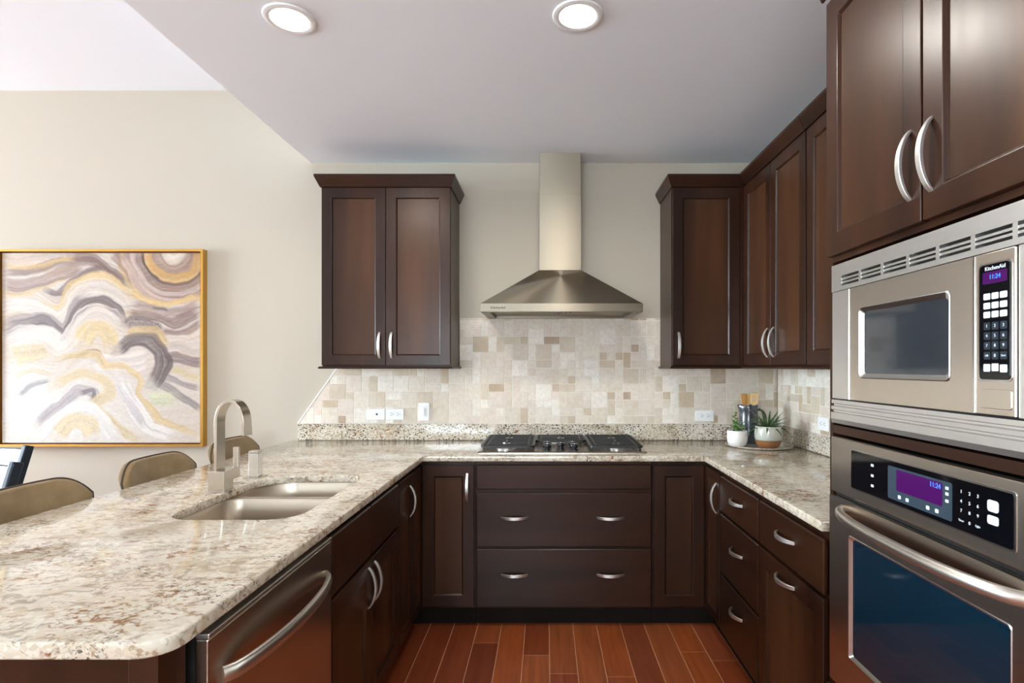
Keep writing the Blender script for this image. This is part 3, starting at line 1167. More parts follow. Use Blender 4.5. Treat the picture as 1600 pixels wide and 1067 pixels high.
pb, rb = plate_with_window(D0, D1, E0, E1, W0, W1, V0, V1, -0.012, 0.010, 0.013, 0.006, MT)
dr = part('door', pb, M_steel, mw)
part('window_rim', rb, M_chrome, dr, smooth=0.7)
part('window_glass', box(W0 + 0.008, W1 - 0.008, -0.004, 0.0035, V0 + 0.008, V1 - 0.008, MT), M_micro_glass, dr)
part('edge_strip', box(1.529, 1.5315, -0.01, 0.0115, E0, E1, MT), M_chrome, dr)
cp = part('control_panel', box(0.987, 1.079, -0.012, 0.010, E0, E1, MT), M_steel, mw, bev=0.001)
part('divider_strip', box(1.0795, 1.0845, -0.012, 0.0115, E0, E1, MT), M_chrome, mw)


def rr_plate(x0, x1, z0, z1, r, y0, y1, M, n=4):
    bm = bmesh.new()
    q = rrect(x0, x1, z0, z1, r, n)
    loft(bm, [[M @ Vector((p[0], y0, p[1])) for p in q], [M @ Vector((p[0], y1, p[1])) for p in q]], True, True, True)
    return bm


part('panel_rim', rr_plate(0.993, 1.0705, 1.355, 1.580, 0.009, 0.010, 0.0112, MT), M_chrome, cp)
part('panel_glass', rr_plate(0.996, 1.0655, 1.359, 1.5765, 0.008, 0.0112, 0.013, MT), M_black_glass, cp)
part('display', rr_plate(1.001, 1.057, 1.540, 1.5625, 0.002, 0.013, 0.0135, MT), M_purple, cp)
# text on the tower faces: reading direction runs towards the camera (-y)
MTT = frame((0.852, 0, 0), (0, -1, 0), (-1, 0, 0))


def tower_text(body, size, y, z, off, parent, material, name='lettering', align='CENTER'):
    M = MTT @ Matrix.Translation((-y, off, z))
    return part(name, text_bm(body, size, M, 0.0004, align), material, parent, recalc=False)


tower_text('11:24', 0.012, 1.028, 1.552, 0.0138, cp, M_digit, 'digits')
tower_text('KitchenAid', 0.0105, 1.028, 1.5685, 0.0133, cp, M_print, 'brand_lettering')
COLS = [1.0467, 1.0277, 1.0085]
for ri, z in enumerate((1.516, 1.4985, 1.4815)):
    for x in COLS:
        part('key', rr_plate(x - 0.0078, x + 0.0078, z - 0.006, z + 0.006, 0.002, 0.013, 0.0138, MT), M_key, cp)
for ri, z in enumerate((1.460, 1.4415, 1.423, 1.404)):
    for ci, x in enumerate(COLS):
        part('key', rr_plate(x - 0.0075, x + 0.0075, z - 0.0072, z + 0.0072, 0.002, 0.013, 0.0136, MT), M_key_dark, cp)
        ch = [['1', '2', '3'], ['4', '5', '6'], ['7', '8', '9'], ['Off', '0', 'Start']][ri][ci]
        tower_text(ch, 0.0085 if len(ch) == 1 else 0.0055, x, z, 0.0139, cp, M_print)
for x, zz in ((1.0467, 1.381), (1.0277, 1.382), (1.0085, 1.380)):
    part('key', rr_plate(x - 0.0078, x + 0.0078, zz - 0.0072, zz + 0.0072, 0.002, 0.013, 0.0138, MT), M_key, cp)
part('open_button', rr_plate(0.994, 1.068, 1.304, 1.341, 0.005, 0.010, 0.0115, MT), M_steel, cp, bev=0.001)

# ------------------------------------------------------------------ wall oven
ov = thing('wall_oven', 'built-in stainless wall oven with dark glass door and bar handle', 'oven', (1.1, 1.25, 0.46))
part('casing', box(0.90, 1.60, -0.55, -0.016, 0.46, 1.17, MT), M_gap, ov)
fp = part('control_fascia', box(A0, A1, -0.014, 0.010, 1.020, 1.179, MT), M_steel, ov, bev=0.003)
part('door_gap', box(A0 + 0.004, A1 - 0.004, -0.014, -0.004, 1.008, 1.0195, MT), M_gap, ov)
part('fascia_rim', rr_plate(0.984, 1.519, 1.049, 1.158, 0.006, 0.010, 0.0112, MT), M_chrome, fp)
part('fascia_glass', rr_plate(0.988, 1.514, 1.053, 1.154, 0.005, 0.0112, 0.0125, MT), M_black_glass, fp)
part('display_surround', rr_plate(1.137, 1.3505, 1.0625, 1.142, 0.005, 0.0125, 0.0130, MT), M_display_grey, fp)
part('display', rr_plate(1.165, 1.318, 1.087, 1.137, 0.003, 0.0130, 0.0134, MT), M_purple, fp)
tower_text('11:24', 0.0155, 1.186, 1.1275, 0.0137, fp, M_digit, 'digits')


def key(x, z, w, h, off=0.0130, m=None):
    part('key', rr_plate(x - w / 2, x + w / 2, z - h / 2, z + h / 2, min(w, h) * 0.25, off - 0.0004, off + 0.0004, MT), m or M_key, fp)


for z in (1.1295, 1.103, 1.077):
    key(1.415, z, 0.011, 0.0065)
for x in (1.306, 1.278, 1.209, 1.181):
    key(x, 1.0735, 0.010, 0.0085, 0.0134)
for z in (1.129, 1.117, 1.102):
    key(1.151, z, 0.009, 0.0065, 0.0134)
for ri, z in enumerate((1.131, 1.1115, 1.0925, 1.0725)):
    for ci, x in enumerate((1.112, 1.090, 1.069)):
        ch = [['1', '2', '3'], ['4', '5', '6'], ['7', '8', '9'], ['Timer', '0', 'Light']][ri][ci]
        tower_text(ch, 0.0095 if len(ch) == 1 else 0.006, x, z, 0.0132, fp, M_print)
key(1.033, 1.121, 0.026, 0.022)
key(1.033, 1.0945, 0.026, 0.017)
# door with window
pb, rb = plate_with_window(A0, A1, 0.470, 1.007, 0.988, 1.523, 0.578, 0.918, -0.012, 0.014, 0.010, 0.006, MT, 0.008)
dr = part('door', pb, M_steel, ov)
part('window_rim', rb, M_chrome, dr, smooth=0.7)
part('window_glass', box(0.995, 1.516, -0.002, 0.0075, 0.585, 0.911, MT), M_oven_glass, dr)
bm = bmesh.new()
rings = []
n = 36
pts = []
for k in range(n + 1):
    s = -1 + 2 * k / n
    pts.append(MT @ Vector((1.255 + 0.305 * s, 0.012 + 0.060 * max(0.0, 1 - abs(s) ** 2.6) ** 0.62, 0.978)))
for i, p in enumerate(pts):
    a, b = pts[max(0, i - 1)], pts[min(n, i + 1)]
    t = (b - a).normalized()
    nn = t.cross(Vector((0, 0, 1))).normalized()
    rings.append([p + Vector((0, 0, 0.0145 * math.cos(q))) + nn * 0.011 * math.sin(q) for q in [2 * math.pi * m / 18 for m in range(18)]])
loft(bm, rings, True, True, True)
part('handle', bm, M_handle_oven, dr, smooth=1.0)

# ------------------------------------------------------------------ range hood
HC = 0.0875
hd = thing('range_hood', 'stainless chimney range hood on the wall above the cooktop', 'range hood', (HC, 3.54, 1.69))
HX0, HX1, HY0, HY1 = HC - 0.457, HC + 0.457, 3.085, 3.537
bm = bmesh.new()
o_ = [(HX0, HY0), (HX1, HY0), (HX1, HY1), (HX0, HY1)]
i_ = [(HX0 + 0.05, HY0 + 0.05), (HX1 - 0.05, HY0 + 0.05), (HX1 - 0.05, HY1 - 0.03), (HX0 + 0.05, HY1 - 0.03)]
rings = [[(x, y, 1.738) for x, y in o_], [(x, y, 1.692) for x, y in o_], [(x, y, 1.692) for x, y in i_], [(x, y, 1.715) for x, y in i_]]
loft(bm, rings, True, False, True)
lp = part('lip', bm, M_hood, hd, bev=0.0015)
CX0, CX1, CY0 = HC - 0.1285, HC + 0.1285, 3.365
bm = bmesh.new()
loft(bm, [[(x, y, 1.7385) for x, y in ((HX0 + 0.002, HY0 + 0.002), (HX1 - 0.002, HY0 + 0.002), (HX1 - 0.002, HY1), (HX0 + 0.002, HY1))],
          [(x, y, 1.972) for x, y in ((CX0 - 0.002, CY0 - 0.004), (CX1 + 0.002, CY0 - 0.004), (CX1 + 0.002, HY1), (CX0 - 0.002, HY1))]], True, True, True)
part('canopy', bm, M_hood, hd, bev=0.0015)
part('chimney', box(CX0, CX1, CY0, HY1, 1.973, 2.438), M_hood, hd, bev=0.0015)
part('chimney', box(CX0 + 0.003, CX1 - 0.003, CY0 + 0.003, HY1, 2.4385, 2.6915), M_hood, hd, bev=0.001)
for k in range(2):
    x0 = HX0 + 0.06 + k * 0.40
    bm = bmesh.new()
    add_box(bm, x0, x0 + 0.385, HY0 + 0.06, HY1 - 0.04, 1.707, 1.7145)
    f_ = part('filter', bm, M_hood, hd, bev=0.002)
for k in range(5):
    bm = bmesh.new()
    x0 = HC - 0.05 + k * 0.025
    add_box(bm, x0 - 0.006, x0 + 0.006, HY0 + 0.018, HY0 + 0.032, 1.6885, 1.6918)
    part('button', bm, M_black_plastic, hd)
Mh = frame((HX0 + 0.101, HY0 - 0.0006, 1.7145), (1, 0, 0), (0, -1, 0))
part('brand_lettering', text_bm('KitchenAid', 0.0185, Mh, 0.0004), M_logo, hd, recalc=False)

# ------------------------------------------------------------------ cooktop
ck = thing('gas_cooktop', 'five-burner stainless gas cooktop with black grates set on the granite', 'cooktop', (HC, 3.2, 0.914))
KX0, KX1, KY0, KY1 = HC - 0.461, HC + 0.461, 2.965, 3.490
bm = bmesh.new()
q0 = rrect(KX0, KX1, KY0, KY1, 0.012, 4)
q1 = rrect(KX0 + 0.008, KX1 - 0.008, KY0 + 0.008, KY1 - 0.008, 0.010, 4)
q2 = rrect(KX0 + 0.02, KX1 - 0.02, KY0 + 0.02, KY1 - 0.02, 0.010, 4)
loft(bm, [[(x, y, 0.9145) for x, y in q0], [(x, y, 0.919) for x, y in q0], [(x, y, 0.925) for x, y in q1], [(x, y, 0.9225) for x, y in q2]], True, True, True)
tr = part('tray', bm, M_steel, ck, smooth=0.5)
BURN = [(HC - 0.31, 3.10, 0.045), (HC - 0.31, 3.36, 0.038), (HC, 3.365, 0.055), (HC + 0.31, 3.10, 0.038), (HC + 0.31, 3.36, 0.045)]
for bx, by, r in BURN:
    bm = bmesh.new()
    lathe(bm, [(r * 1.25, 0.9228), (r * 1.25, 0.927), (r, 0.930), (r, 0.934)], bx, by, 28, False, True)
    b_ = part('burner', bm, M_steel_light, ck, smooth=0.5)
    bm = bmesh.new()
    lathe(bm, [(r * 0.92, 0.9342), (r * 0.92, 0.9385), (r * 0.8, 0.9405)], bx, by, 28, False, True)
    part('burner_cap', bm, M_iron, b_, smooth=0.5)


def grate(x0, x1, y0, y1, burners, rows):
    bm = bmesh.new()
    zt = 0.9565
    h = 0.010
    # outer frame
    fr = rrect(x0, x1, y0, y1, 0.03, 5)
    pts = [(p[0], p[1], zt - h / 2) for p in fr]
    rings = []
    m = len(pts)
    for i, p in enumerate(pts):
        a, b = Vector(pts[(i - 1) % m]), Vector(pts[(i + 1) % m])
        d = (b - a).normalized()
        nn = Vector((d.y, -d.x, 0)) * 0.006
        P = Vector(p)
        # frame is chamfered down at the outside
        rings.append([P + nn + Vector((0, 0, h / 2 - 0.003)), P - nn + Vector((0, 0, h / 2)), P - nn - Vector((0, 0, h / 2)), P + nn - Vector((0, 0, h / 2 + 0.006))])
    rings.append(rings[0])
    loft(bm, rings, True)
    bmesh.ops.remove_doubles(bm, verts=bm.verts, dist=1e-6)
    # long bars
    for k in range(rows):
        y = y0 + (y1 - y0) * (k + 1) / (rows + 1)
        gaps = [(bx - 0.022, bx + 0.022) for bx, by, r in burners if abs(by - y) < r * 1.1]
        segs = [(x0 + 0.005, x1 - 0.005)]
        if gaps:
            segs = [(x0 + 0.005, gaps[0][0]), (gaps[0][1], x1 - 0.005)]
        for s0, s1 in segs:
            add_box(bm, s0, s1, y - 0.0045, y + 0.0045, zt - h, zt)
    for bx, by, r in burners:
        for s in (-1, 1):
            add_box(bm, bx - 0.0045, bx + 0.0045, by + s * 0.02 - (0 if s > 0 else 0.075), by + s * 0.02 + (0.075 if s > 0 else 0), zt - h, zt + 0.002)
    for x in (x0 + 0.03, x1 - 0.03):
        add_box(bm, x - 0.004, x + 0.004, y0 + 0.005, y1 - 0.005, zt - h, zt - 0.001)
    for fx in (x0 + 0.006, x1 - 0.016):
        for fy in (y0 + 0.012, y1 - 0.022):
            add_box(bm, fx, fx + 0.010, fy, fy + 0.010, 0.9226, zt - h + 0.002)
    return bm


part('grate', grate(KX0 + 0.022, HC - 0.155, KY0 + 0.03, KY1 - 0.02, BURN[:2], 9), M_iron, ck, bev=0.001)
part('grate', grate(HC - 0.145, HC + 0.145, 3.225, KY1 - 0.02, BURN[2:3], 5), M_iron, ck, bev=0.001)
part('grate', grate(HC + 0.155, KX1 - 0.022, KY0 + 0.03, KY1 - 0.02, BURN[3:], 9), M_iron, ck, bev=0.001)
for kx, ky in ((-0.075, 3.06), (-0.075, 3.145), (0.0, 3.105), (0.075, 3.06), (0.068, 3.145)):
    bm = bmesh.new()
    x = HC + kx - 0.005
    lathe(bm, [(0.024, 0.9228), (0.024, 0.926), (0.016, 0.928), (0.016, 0.934), (0.022, 0.937), (0.0245, 0.944), (0.023, 0.951), (0.018, 0.9555), (0.008, 0.957)], x, ky, 24, True, True)
    kn = part('knob', bm, M_black_plastic, ck, smooth=0.7)
    part('pointer', box(x - 0.002, x + 0.002, ky - 0.018, ky - 0.004, 0.9560, 0.9585), M_key, kn)


# ------------------------------------------------------------------ outlets and switches
def wall_plate(kind, cx, cz, label, M, horizontal=True, group=None):
    base = M @ Vector((cx, 0, cz))
    names = {'outlet': ('power_outlet', 'outlet'), 'phone': ('phone_jack', 'wall jack'), 'switch': ('light_switch', 'switch')}[kind]
    t = thing(names[0], label, names[1], base)
    hw, hh = (0.0575, 0.035) if horizontal else (0.035, 0.0575)
    part('cover_plate', rr_plate(cx - hw, cx + hw, cz - hh, cz + hh, 0.004, 0.0, 0.006, M), M_plate, t, bev=0.0012)
    if kind == 'outlet':
        for s in (-1, 1):
            x0 = cx + s * 0.0195
            r = part('receptacle', rr_plate(x0 - 0.0165, x0 + 0.0165, cz - 0.017, cz + 0.017, 0.006, 0.006, 0.0075, M), M_plate, t)
            for dz in (-0.007, 0.007):
                part('slot', box(x0 - 0.006, x0 + 0.004, 0.0074, 0.0079, cz + dz - 0.0013, cz + dz + 0.0013, M), M_slot, r)
            part('ground_hole', rr_plate(x0 + 0.007, x0 + 0.012, cz - 0.0025, cz + 0.0025, 0.002, 0.0074, 0.0079, M), M_slot, r)
    elif kind == 'phone':
        part('jack', rr_plate(cx + 0.001, cx + 0.013, cz - 0.006, cz + 0.006, 0.003, 0.006, 0.0068, M), M_slot, t)
    else:
        M_sl = mat('slider_grey', srgb(205, 204, 202), 0.4)
        r = part('slider_frame', rr_plate(cx - 0.0165, cx + 0.0165, cz - 0.034, cz + 0.034, 0.002, 0.006, 0.0075, M), M_plate, t)
        part('rocker', rr_plate(cx - 0.012, cx + 0.004, cz - 0.030, cz + 0.030, 0.002, 0.0075, 0.0105, M), M_plate, r, bev=0.001)
        part('slider', rr_plate(cx + 0.008, cx + 0.012, cz - 0.022, cz + 0.022, 0.001, 0.0075, 0.0090, M), M_sl, r)
    return t


MW = frame((0, YW - 0.0102, 0), (1, 0, 0), (0, -1, 0))
pxw = lambda u: (u - 853) * 3.53 / 860
pzw = lambda v: 1.383 + (573 - v) * 3.53 / 860
wall_plate('phone', pxw(587.5), pzw(647), 'white single-jack plate on the tile, left of the double outlet', MW)
wall_plate('outlet', pxw(617.2), pzw(647), 'white double outlet on the tile under the left wall cabinet', MW)
wall_plate('switch', pxw(662.5), pzw(643), 'white upright dimmer switch on the tile left of the cooktop', MW, False)
wall_plate('outlet', pxw(1101), pzw(649.5), 'white double outlet on the tile between cooktop and small white pot', MW)
MWR = frame((XW - 0.0102, 0, 0), (0, 1, 0), (-1, 0, 0))
wall_plate('outlet', 2.935, 1.078, 'white double outlet on the right wall tile, behind the plants', MWR)


# ------------------------------------------------------------------ recessed lights
def downlight(x, y, label):
    t = thing('recessed_light', label, 'ceiling light', (x, y, ZC))
    bm = bmesh.new()
    lathe(bm, [(0.070, ZC - 0.0005), (0.070, ZC - 0.006), (0.080, ZC - 0.009), (0.092, ZC - 0.006), (0.095, ZC - 0.0005)], x, y, 40)
    part('trim_ring', bm, M_white_trim, t, smooth=0.8)
    bm = bmesh.new()
    lathe(bm, [(0.0005, ZC - 0.004), (0.0695, ZC - 0.004), (0.0695, ZC - 0.0005)], x, y, 40)
    part('lens', bm, M_lens, t)
    d = bpy.data.lights.new('downlight', 'SPOT')
    d.energy = 34
    d.spot_size = math.radians(174)
    d.spot_blend = 0.5
    d.shadow_soft_size = 0.09
    d.color = (1.0, 0.95, 0.87)
    o = bpy.data.objects.new('downlight', d)
    o.location = (0, 0, -0.02)
    o.parent = t
    COL.objects.link(o)
    return t


downlight(-0.963, 2.07, 'round recessed ceiling light above the peninsula sink, left of the two')
downlight(0.119, 2.05, 'round recessed ceiling light over the middle of the kitchen, right of the two')


# ------------------------------------------------------------------ painting
def painting():
    x0, x1, z0, z1 = -3.485, -2.178, 0.876, 2.130
    t = thing('painting', 'large square abstract painting of cream, gold and mauve waves in thin gold frame', 'painting', ((x0 + x1) / 2, YW, z0))
    fw, y0, y1 = 0.014, YW - 0.045, YW - 0.002
    M = frame((0, YW, 0), (1, 0, 0), (0, -1, 0))
    bm = ring_bm(x0, x1, z0, z1, fw, 0.002, 0.047, 0.0005, M)
    part('frame', bm, M_gold, t, bev=0.0008)
    cx0, cx1, cz0, cz1 = x0 + 0.024, x1 - 0.024, z0 + 0.024, z1 - 0.024
    bm = bmesh.new()
    add_box(bm, x0 + 0.015, x1 - 0.015, YW - 0.020, YW - 0.003, z0 + 0.015, z1 - 0.015)
    part('backing', bm, M_gold_in, t)
    n = 330
    gx, gy = np.meshgrid(np.linspace(0, 1, n), np.linspace(0, 1, n))
    X = 15 + gx * 905
    Y = 100 + gy * 890
    rng = np.random.RandomState(3)

    def vnoise(u, v, seed):
        r = np.random.RandomState(seed).rand(64, 64)
        iu, iv = np.floor(u).astype(int), np.floor(v).astype(int)
        fu, fv = u - iu, v - iv
        fu, fv = fu * fu * (3 - 2 * fu), fv * fv * (3 - 2 * fv)
        g = lambda a, b: r[a % 64, b % 64]
        return (g(iu, iv) * (1 - fu) + g(iu + 1, iv) * fu) * (1 - fv) + (g(iu, iv + 1) * (1 - fu) + g(iu + 1, iv + 1) * fu) * fv

    lin = lambda c: np.array(srgb(*c)[:3])
    img = np.ones((n, n, 3)) * lin((232, 224, 219))
    wob = (vnoise(X / 90, Y / 90, 1) - 0.5) * 26 + (vnoise(X / 30, Y / 30, 2) - 0.5) * 8
    wob2 = (vnoise(X / 90, Y / 90, 5) - 0.5) * 26 + (vnoise(X / 30, Y / 30, 6) - 0.5) * 8
    XX, YY = X + wob, Y + wob2
    lower = np.clip((Y - 560) / 260, 0, 1) * np.clip((820 - X) / 400, 0, 1)
    img = img * (1 - lower[..., None]) + lin((246, 245, 245)) * lower[..., None]

    flow = Y + 75 * np.exp(-((X - 440) / 120) ** 2) - 60 * np.exp(-((X - 270) / 80) ** 2) + 0.25 * np.abs(X - 620) * (X > 620) + wob
    up = np.clip((760 - Y) / 420, 0.12, 1)
    right = np.clip((X - 520) / 120, 0, 1)
    s1 = vnoise(flow / 13, X / 330 + 5, 41)
    s2 = vnoise(flow / 6, X / 240 + 9, 42)
    s3 = vnoise(flow / 30, X / 420 + 2, 43)
    k1 = np.clip((s1 * 0.6 + s2 * 0.4 - 0.45) * 3.2, 0, 1) * (0.28 + 0.22 * right) * up
    img = img * (1 - k1[..., None]) + lin((158, 130, 120)) * k1[..., None]
    k2 = np.clip((s3 * 0.7 + s2 * 0.3 - 0.55) * 4, 0, 1) * 0.42 * np.clip(up + 0.15, 0, 1)
    img = img * (1 - k2[..., None]) + lin((226, 200, 150)) * k2[..., None]

    def smooth(p):
        P = [np.array(q, float) for q in p]
        P = [2 * P[0] - P[1]] + P + [2 * P[-1] - P[-2]]
        out = []
        for i in range(1, len(P) - 2):
            for k in range(6):
                s = k / 6
                out.append(0.5 * ((2 * P[i]) + (-P[i - 1] + P[i + 1]) * s + (2 * P[i - 1] - 5 * P[i] + 4 * P[i + 1] - P[i + 2]) * s * s
                                  + (-P[i - 1] + 3 * P[i] - 3 * P[i + 1] + P[i + 2]) * s ** 3))
        out.append(P[-2])
        return out

    def stroke(p, w, c, a=0.85, streak=0.6, speck=0.0):
        nonlocal img
        pts = smooth(p)
        best = np.full((n, n), 1e9)
        sd = np.zeros((n, n))
        al = np.zeros((n, n))
        L = 0.0
        for A, B in zip(pts[:-1], pts[1:]):
            d = B - A
            l = math.hypot(*d) + 1e-6
            ux, uy = d / l
            rx, ry = XX - A[0], YY - A[1]
            tt = np.clip(rx * ux + ry * uy, 0, l)
            ex, ey = rx - tt * ux, ry - tt * uy
            dd = np.hypot(ex, ey)
            m = dd < best
            best = np.where(m, dd, best)
            sd = np.where(m, rx * uy - ry * ux, sd)
            al = np.where(m, L + tt, al)
            L += l
        sd_seed = rng.randint(1, 10000)
        st = 0.6 * vnoise(sd / 4.5 + 31, al / 160 + 7, sd_seed) + 0.4 * vnoise(sd / 2.2 + 31, al / 90 + 7, sd_seed + 3)
        st2 = vnoise(sd / 11 + 11, al / 240 + 3, sd_seed + 1)
        half = w * 0.72 * (0.75 + 0.5 * st2)
        k = np.clip((half - best) / (w * 0.28) + 0.4, 0, 1)
        endf = np.clip(al / (0.12 * L) + 0.25, 0, 1) * np.clip((L - al) / (0.12 * L) + 0.25, 0, 1)
        k = k * endf * a * (1 - streak * 0.75 * np.clip(st * 1.3 - 0.25, 0, 1))
        if speck:
            k = k * (1 - speck + speck * (vnoise(X / 3.0, Y / 3.0, sd_seed + 2) > 0.42))
        tone = 0.82 + 0.36 * st2
        col = lin(c)[None, None, :] * tone[..., None]
        img = img * (1 - k[..., None]) + np.clip(col, 0, 0.97) * k[..., None]

    def arc(cx, cy, r, a0, a1, w, c, a=0.85, sq=1.0):
        stroke([(cx + r * math.cos(math.radians(q)), cy + sq * r * math.sin(math.radians(q))) for q in np.linspace(a0, a1, 9)], w, c, a)

    gold, mauve, dark, pale = (226, 198, 142), (164, 138, 130), (112, 88, 86), (236, 229, 226)
    stroke([(20, 120), (200, 115), (360, 105)], 30, (222, 205, 196), 0.7)
    stroke([(20, 185), (120, 180), (230, 150), (330, 130), (420, 140), (500, 190), (560, 235)], 26, (150, 118, 106))
    stroke([(25, 158), (120, 165), (260, 140), (360, 112)], 14, gold)
    stroke([(20, 232), (110, 235), (200, 215), (300, 175), (380, 145)], 34, (180, 154, 144))
    stroke([(330, 105), (430, 130), (520, 190), (590, 250)], 26, (150, 120, 110))
    stroke([(20, 290), (100, 285), (180, 268), (260, 240), (330, 200)], 22, (226, 204, 166))
    stroke([(20, 265), (120, 262), (210, 245), (300, 215), (370, 165)], 16, mauve)
    stroke([(225, 272), (275, 295), (310, 270), (345, 220), (400, 178), (470, 178)], 22, (120, 94, 92), 0.9)
    stroke([(190, 335), (250, 370), (300, 335), (340, 252), (400, 205), (480, 208), (550, 250), (600, 300)], 30, (232, 208, 156), 0.9, 0.5, 0.2)
    stroke([(25, 335), (150, 335), (250, 395), (310, 360), (360, 280), (430, 245), (520, 272), (590, 335)], 44, pale, 0.9)
    stroke([(20, 425), (110, 402), (220, 402), (290, 440), (340, 350), (400, 300)], 24, (178, 164, 164))
    stroke([(20, 462), (110, 442), (200, 420), (260, 460), (300, 482), (345, 410), (400, 340), (470, 320), (530, 360), (575, 425)], 40, (122, 102, 108), 0.95)
    stroke([(20, 470), (110, 452), (190, 432), (250, 470)], 16, (88, 72, 82), 0.7)
    stroke([(20, 520), (130, 485), (220, 485), (280, 535), (350, 475), (420, 395), (500, 402), (550, 460)], 60, pale, 0.92, 0.3)
    stroke([(60, 575), (150, 562), (230, 545)], 55, (230, 210, 160), 0.75, 0.3, 0.45)
    stroke([(385, 520), (425, 470), (490, 480), (505, 530)], 58, (230, 208, 152), 0.85, 0.3, 0.4)
    for r, wd, c in ((45, 70, (240, 232, 222)), (95, 40, (168, 138, 124)), (128, 30, (222, 184, 118)), (152, 10, (96, 68, 56)), (176, 34, (158, 128, 120)),
                     (205, 26, (222, 206, 200)), (228, 26, (170, 142, 138)), (252, 22, (228, 202, 148))):
        arc(800, 88, r, -12, 192, wd, c, 0.92)
    stroke([(520, 108), (580, 170), (620, 235)], 30, (170, 144, 136))
    stroke([(560, 110), (600, 180), (640, 252), (720, 312), (830, 332), (915, 292)], 24, (226, 206, 196))
    stroke([(600, 272), (680, 322), (780, 345), (915, 285)], 24, (230, 204, 150), 0.9)
    stroke([(620, 330), (720, 372), (830, 385), (915, 342)], 28, (186, 164, 160))
    stroke([(600, 375), (700, 404), (800, 432), (915, 385)], 30, (152, 122, 118))
    stroke([(700, 360), (780, 378)], 8, (70, 56, 56), 0.6)
    stroke([(740, 470), (830, 470), (915, 425)], 24, (164, 138, 134))
    stroke([(760, 500), (860, 500), (915, 478)], 24, (228, 218, 214))
    stroke([(580, 440), (620, 420), (690, 442), (732, 472)], 36, (102, 74, 76), 0.85, 0.8, 0.3)
    stroke([(790, 548), (915, 556)], 26, (216, 206, 202))
    stroke([(770, 598), (915, 606)], 34, (142, 122, 124), 0.85)
    stroke([(790, 650), (915, 690)], 26, (228, 214, 176))
    stroke([(760, 682), (840, 722), (915, 742)], 18, (166, 158, 162))
    stroke([(740, 702), (820, 770), (915, 840)], 26, (164, 156, 158))
    stroke([(590, 482), (650, 465), (720, 480), (772, 535)], 26, (226, 200, 148), 0.9)
    stroke([(430, 600), (560, 620), (690, 600)], 64, (238, 230, 228), 0.95, 0.3)
    stroke([(540, 550), (600, 520), (680, 512), (732, 552), (756, 612), (742, 670), (708, 712)], 48, (100, 76, 78), 0.95, 0.7)
    stroke([(690, 795), (800, 790)], 46, (220, 230, 192), 0.6, 0.3)
    stroke([(370, 570), (430, 560), (470, 580)], 12, (140, 124, 122), 0.8)
    stroke([(250, 592), (380, 575), (450, 582), (500, 632), (600, 640), (660, 692), (640, 762), (700, 842), (800, 902), (915, 962)], 22, (228, 206, 158), 0.9, 0.4, 0.2)
    stroke([(560, 700), (600, 800), (680, 900), (800, 965)], 50, (243, 241, 243), 0.9, 0.3)
    stroke([(60, 682), (140, 642), (250, 662)], 16, (228, 214, 186))
    stroke([(90, 762), (160, 712), (240, 690)], 18, (158, 158, 170), 0.8, 0.9)
    stroke([(180, 900), (280, 802), (380, 750), (440, 768), (430, 800)], 34, (186, 178, 186), 0.8)
    stroke([(380, 762), (430, 752), (440, 790)], 12, (90, 84, 92), 0.7, 0.8)
    stroke([(250, 720), (320, 690), (400, 668), (490, 712), (500, 762), (445, 822), (540, 920), (640, 980)], 34, (232, 214, 170), 0.85, 0.4, 0.25)
    stroke([(530, 712), (580, 790), (660, 900)], 30, (222, 218, 224), 0.8)
    stroke([(190, 970), (280, 872), (370, 822), (430, 838), (480, 900), (550, 985)], 40, (248, 248, 251), 0.95, 0.2)
    stroke([(280, 945), (340, 882), (400, 900), (430, 965)], 52, (234, 214, 164), 0.8, 0.3, 0.4)
    # fine brush variation
    fine = 0.94 + 0.12 * vnoise(XX / 9, YY / 4, 77)
    img = np.clip((img * fine[..., None]) ** 1.3 * 0.64 * np.array([1.05, 1.0, 0.91]), 0, 0.92)
    verts = np.stack([cx0 + gx * (cx1 - cx0), np.full_like(gx, YW - 0.036), cz1 - gy * (cz1 - cz0)], -1).reshape(-1, 3)
    idx = np.arange(n * n).reshape(n, n)
    fa_ = np.stack([idx[:-1, :-1], idx[1:, :-1], idx[1:, 1:], idx[:-1, 1:]], -1).reshape(-1, 4)
    # sides of the stretched canvas
    vl = verts.tolist()
    fl = fa_.tolist()
    border = list(idx[0, :]) + list(idx[1:, -1]) + list(idx[-1, -2::-1]) + list(idx[-2:0:-1, 0])
    base = len(vl)
    for b in border:
        v = vl[b]
        vl.append([v[0], YW - 0.0205, v[2]])
    m = len(border)
    for i in range(m):
        j = (i + 1) % m
        fl.append([int(border[i]), int(border[j]), base + j, base + i])
    me = bpy.data.meshes.new('canvas')
    me.from_pydata(vl, [], fl)
    at = me.color_attributes.new('tint', 'FLOAT_COLOR', 'POINT')
    colr = np.ones((len(vl), 4), np.float32)
    colr[:n * n, :3] = img.reshape(-1, 3)
    for i, b in enumerate(border):
        colr[base + i] = colr[int(b)]
    at.data.foreach_set('color', colr.ravel())
    mm = mat('painted_canvas', (0.8, 0.8, 0.8, 1), 0.5)
    nn = N(mm)
    a = nn.t.nodes.new('ShaderNodeAttribute')
    a.attribute_name = 'tint'
    nn.to(a.outputs[0], 'Base Color')
    nn.bump(nn.noise(nn.mapping(), 900, 2), 0.1, 0.0005)
    link_mesh('canvas', me, mm, t)


painting()


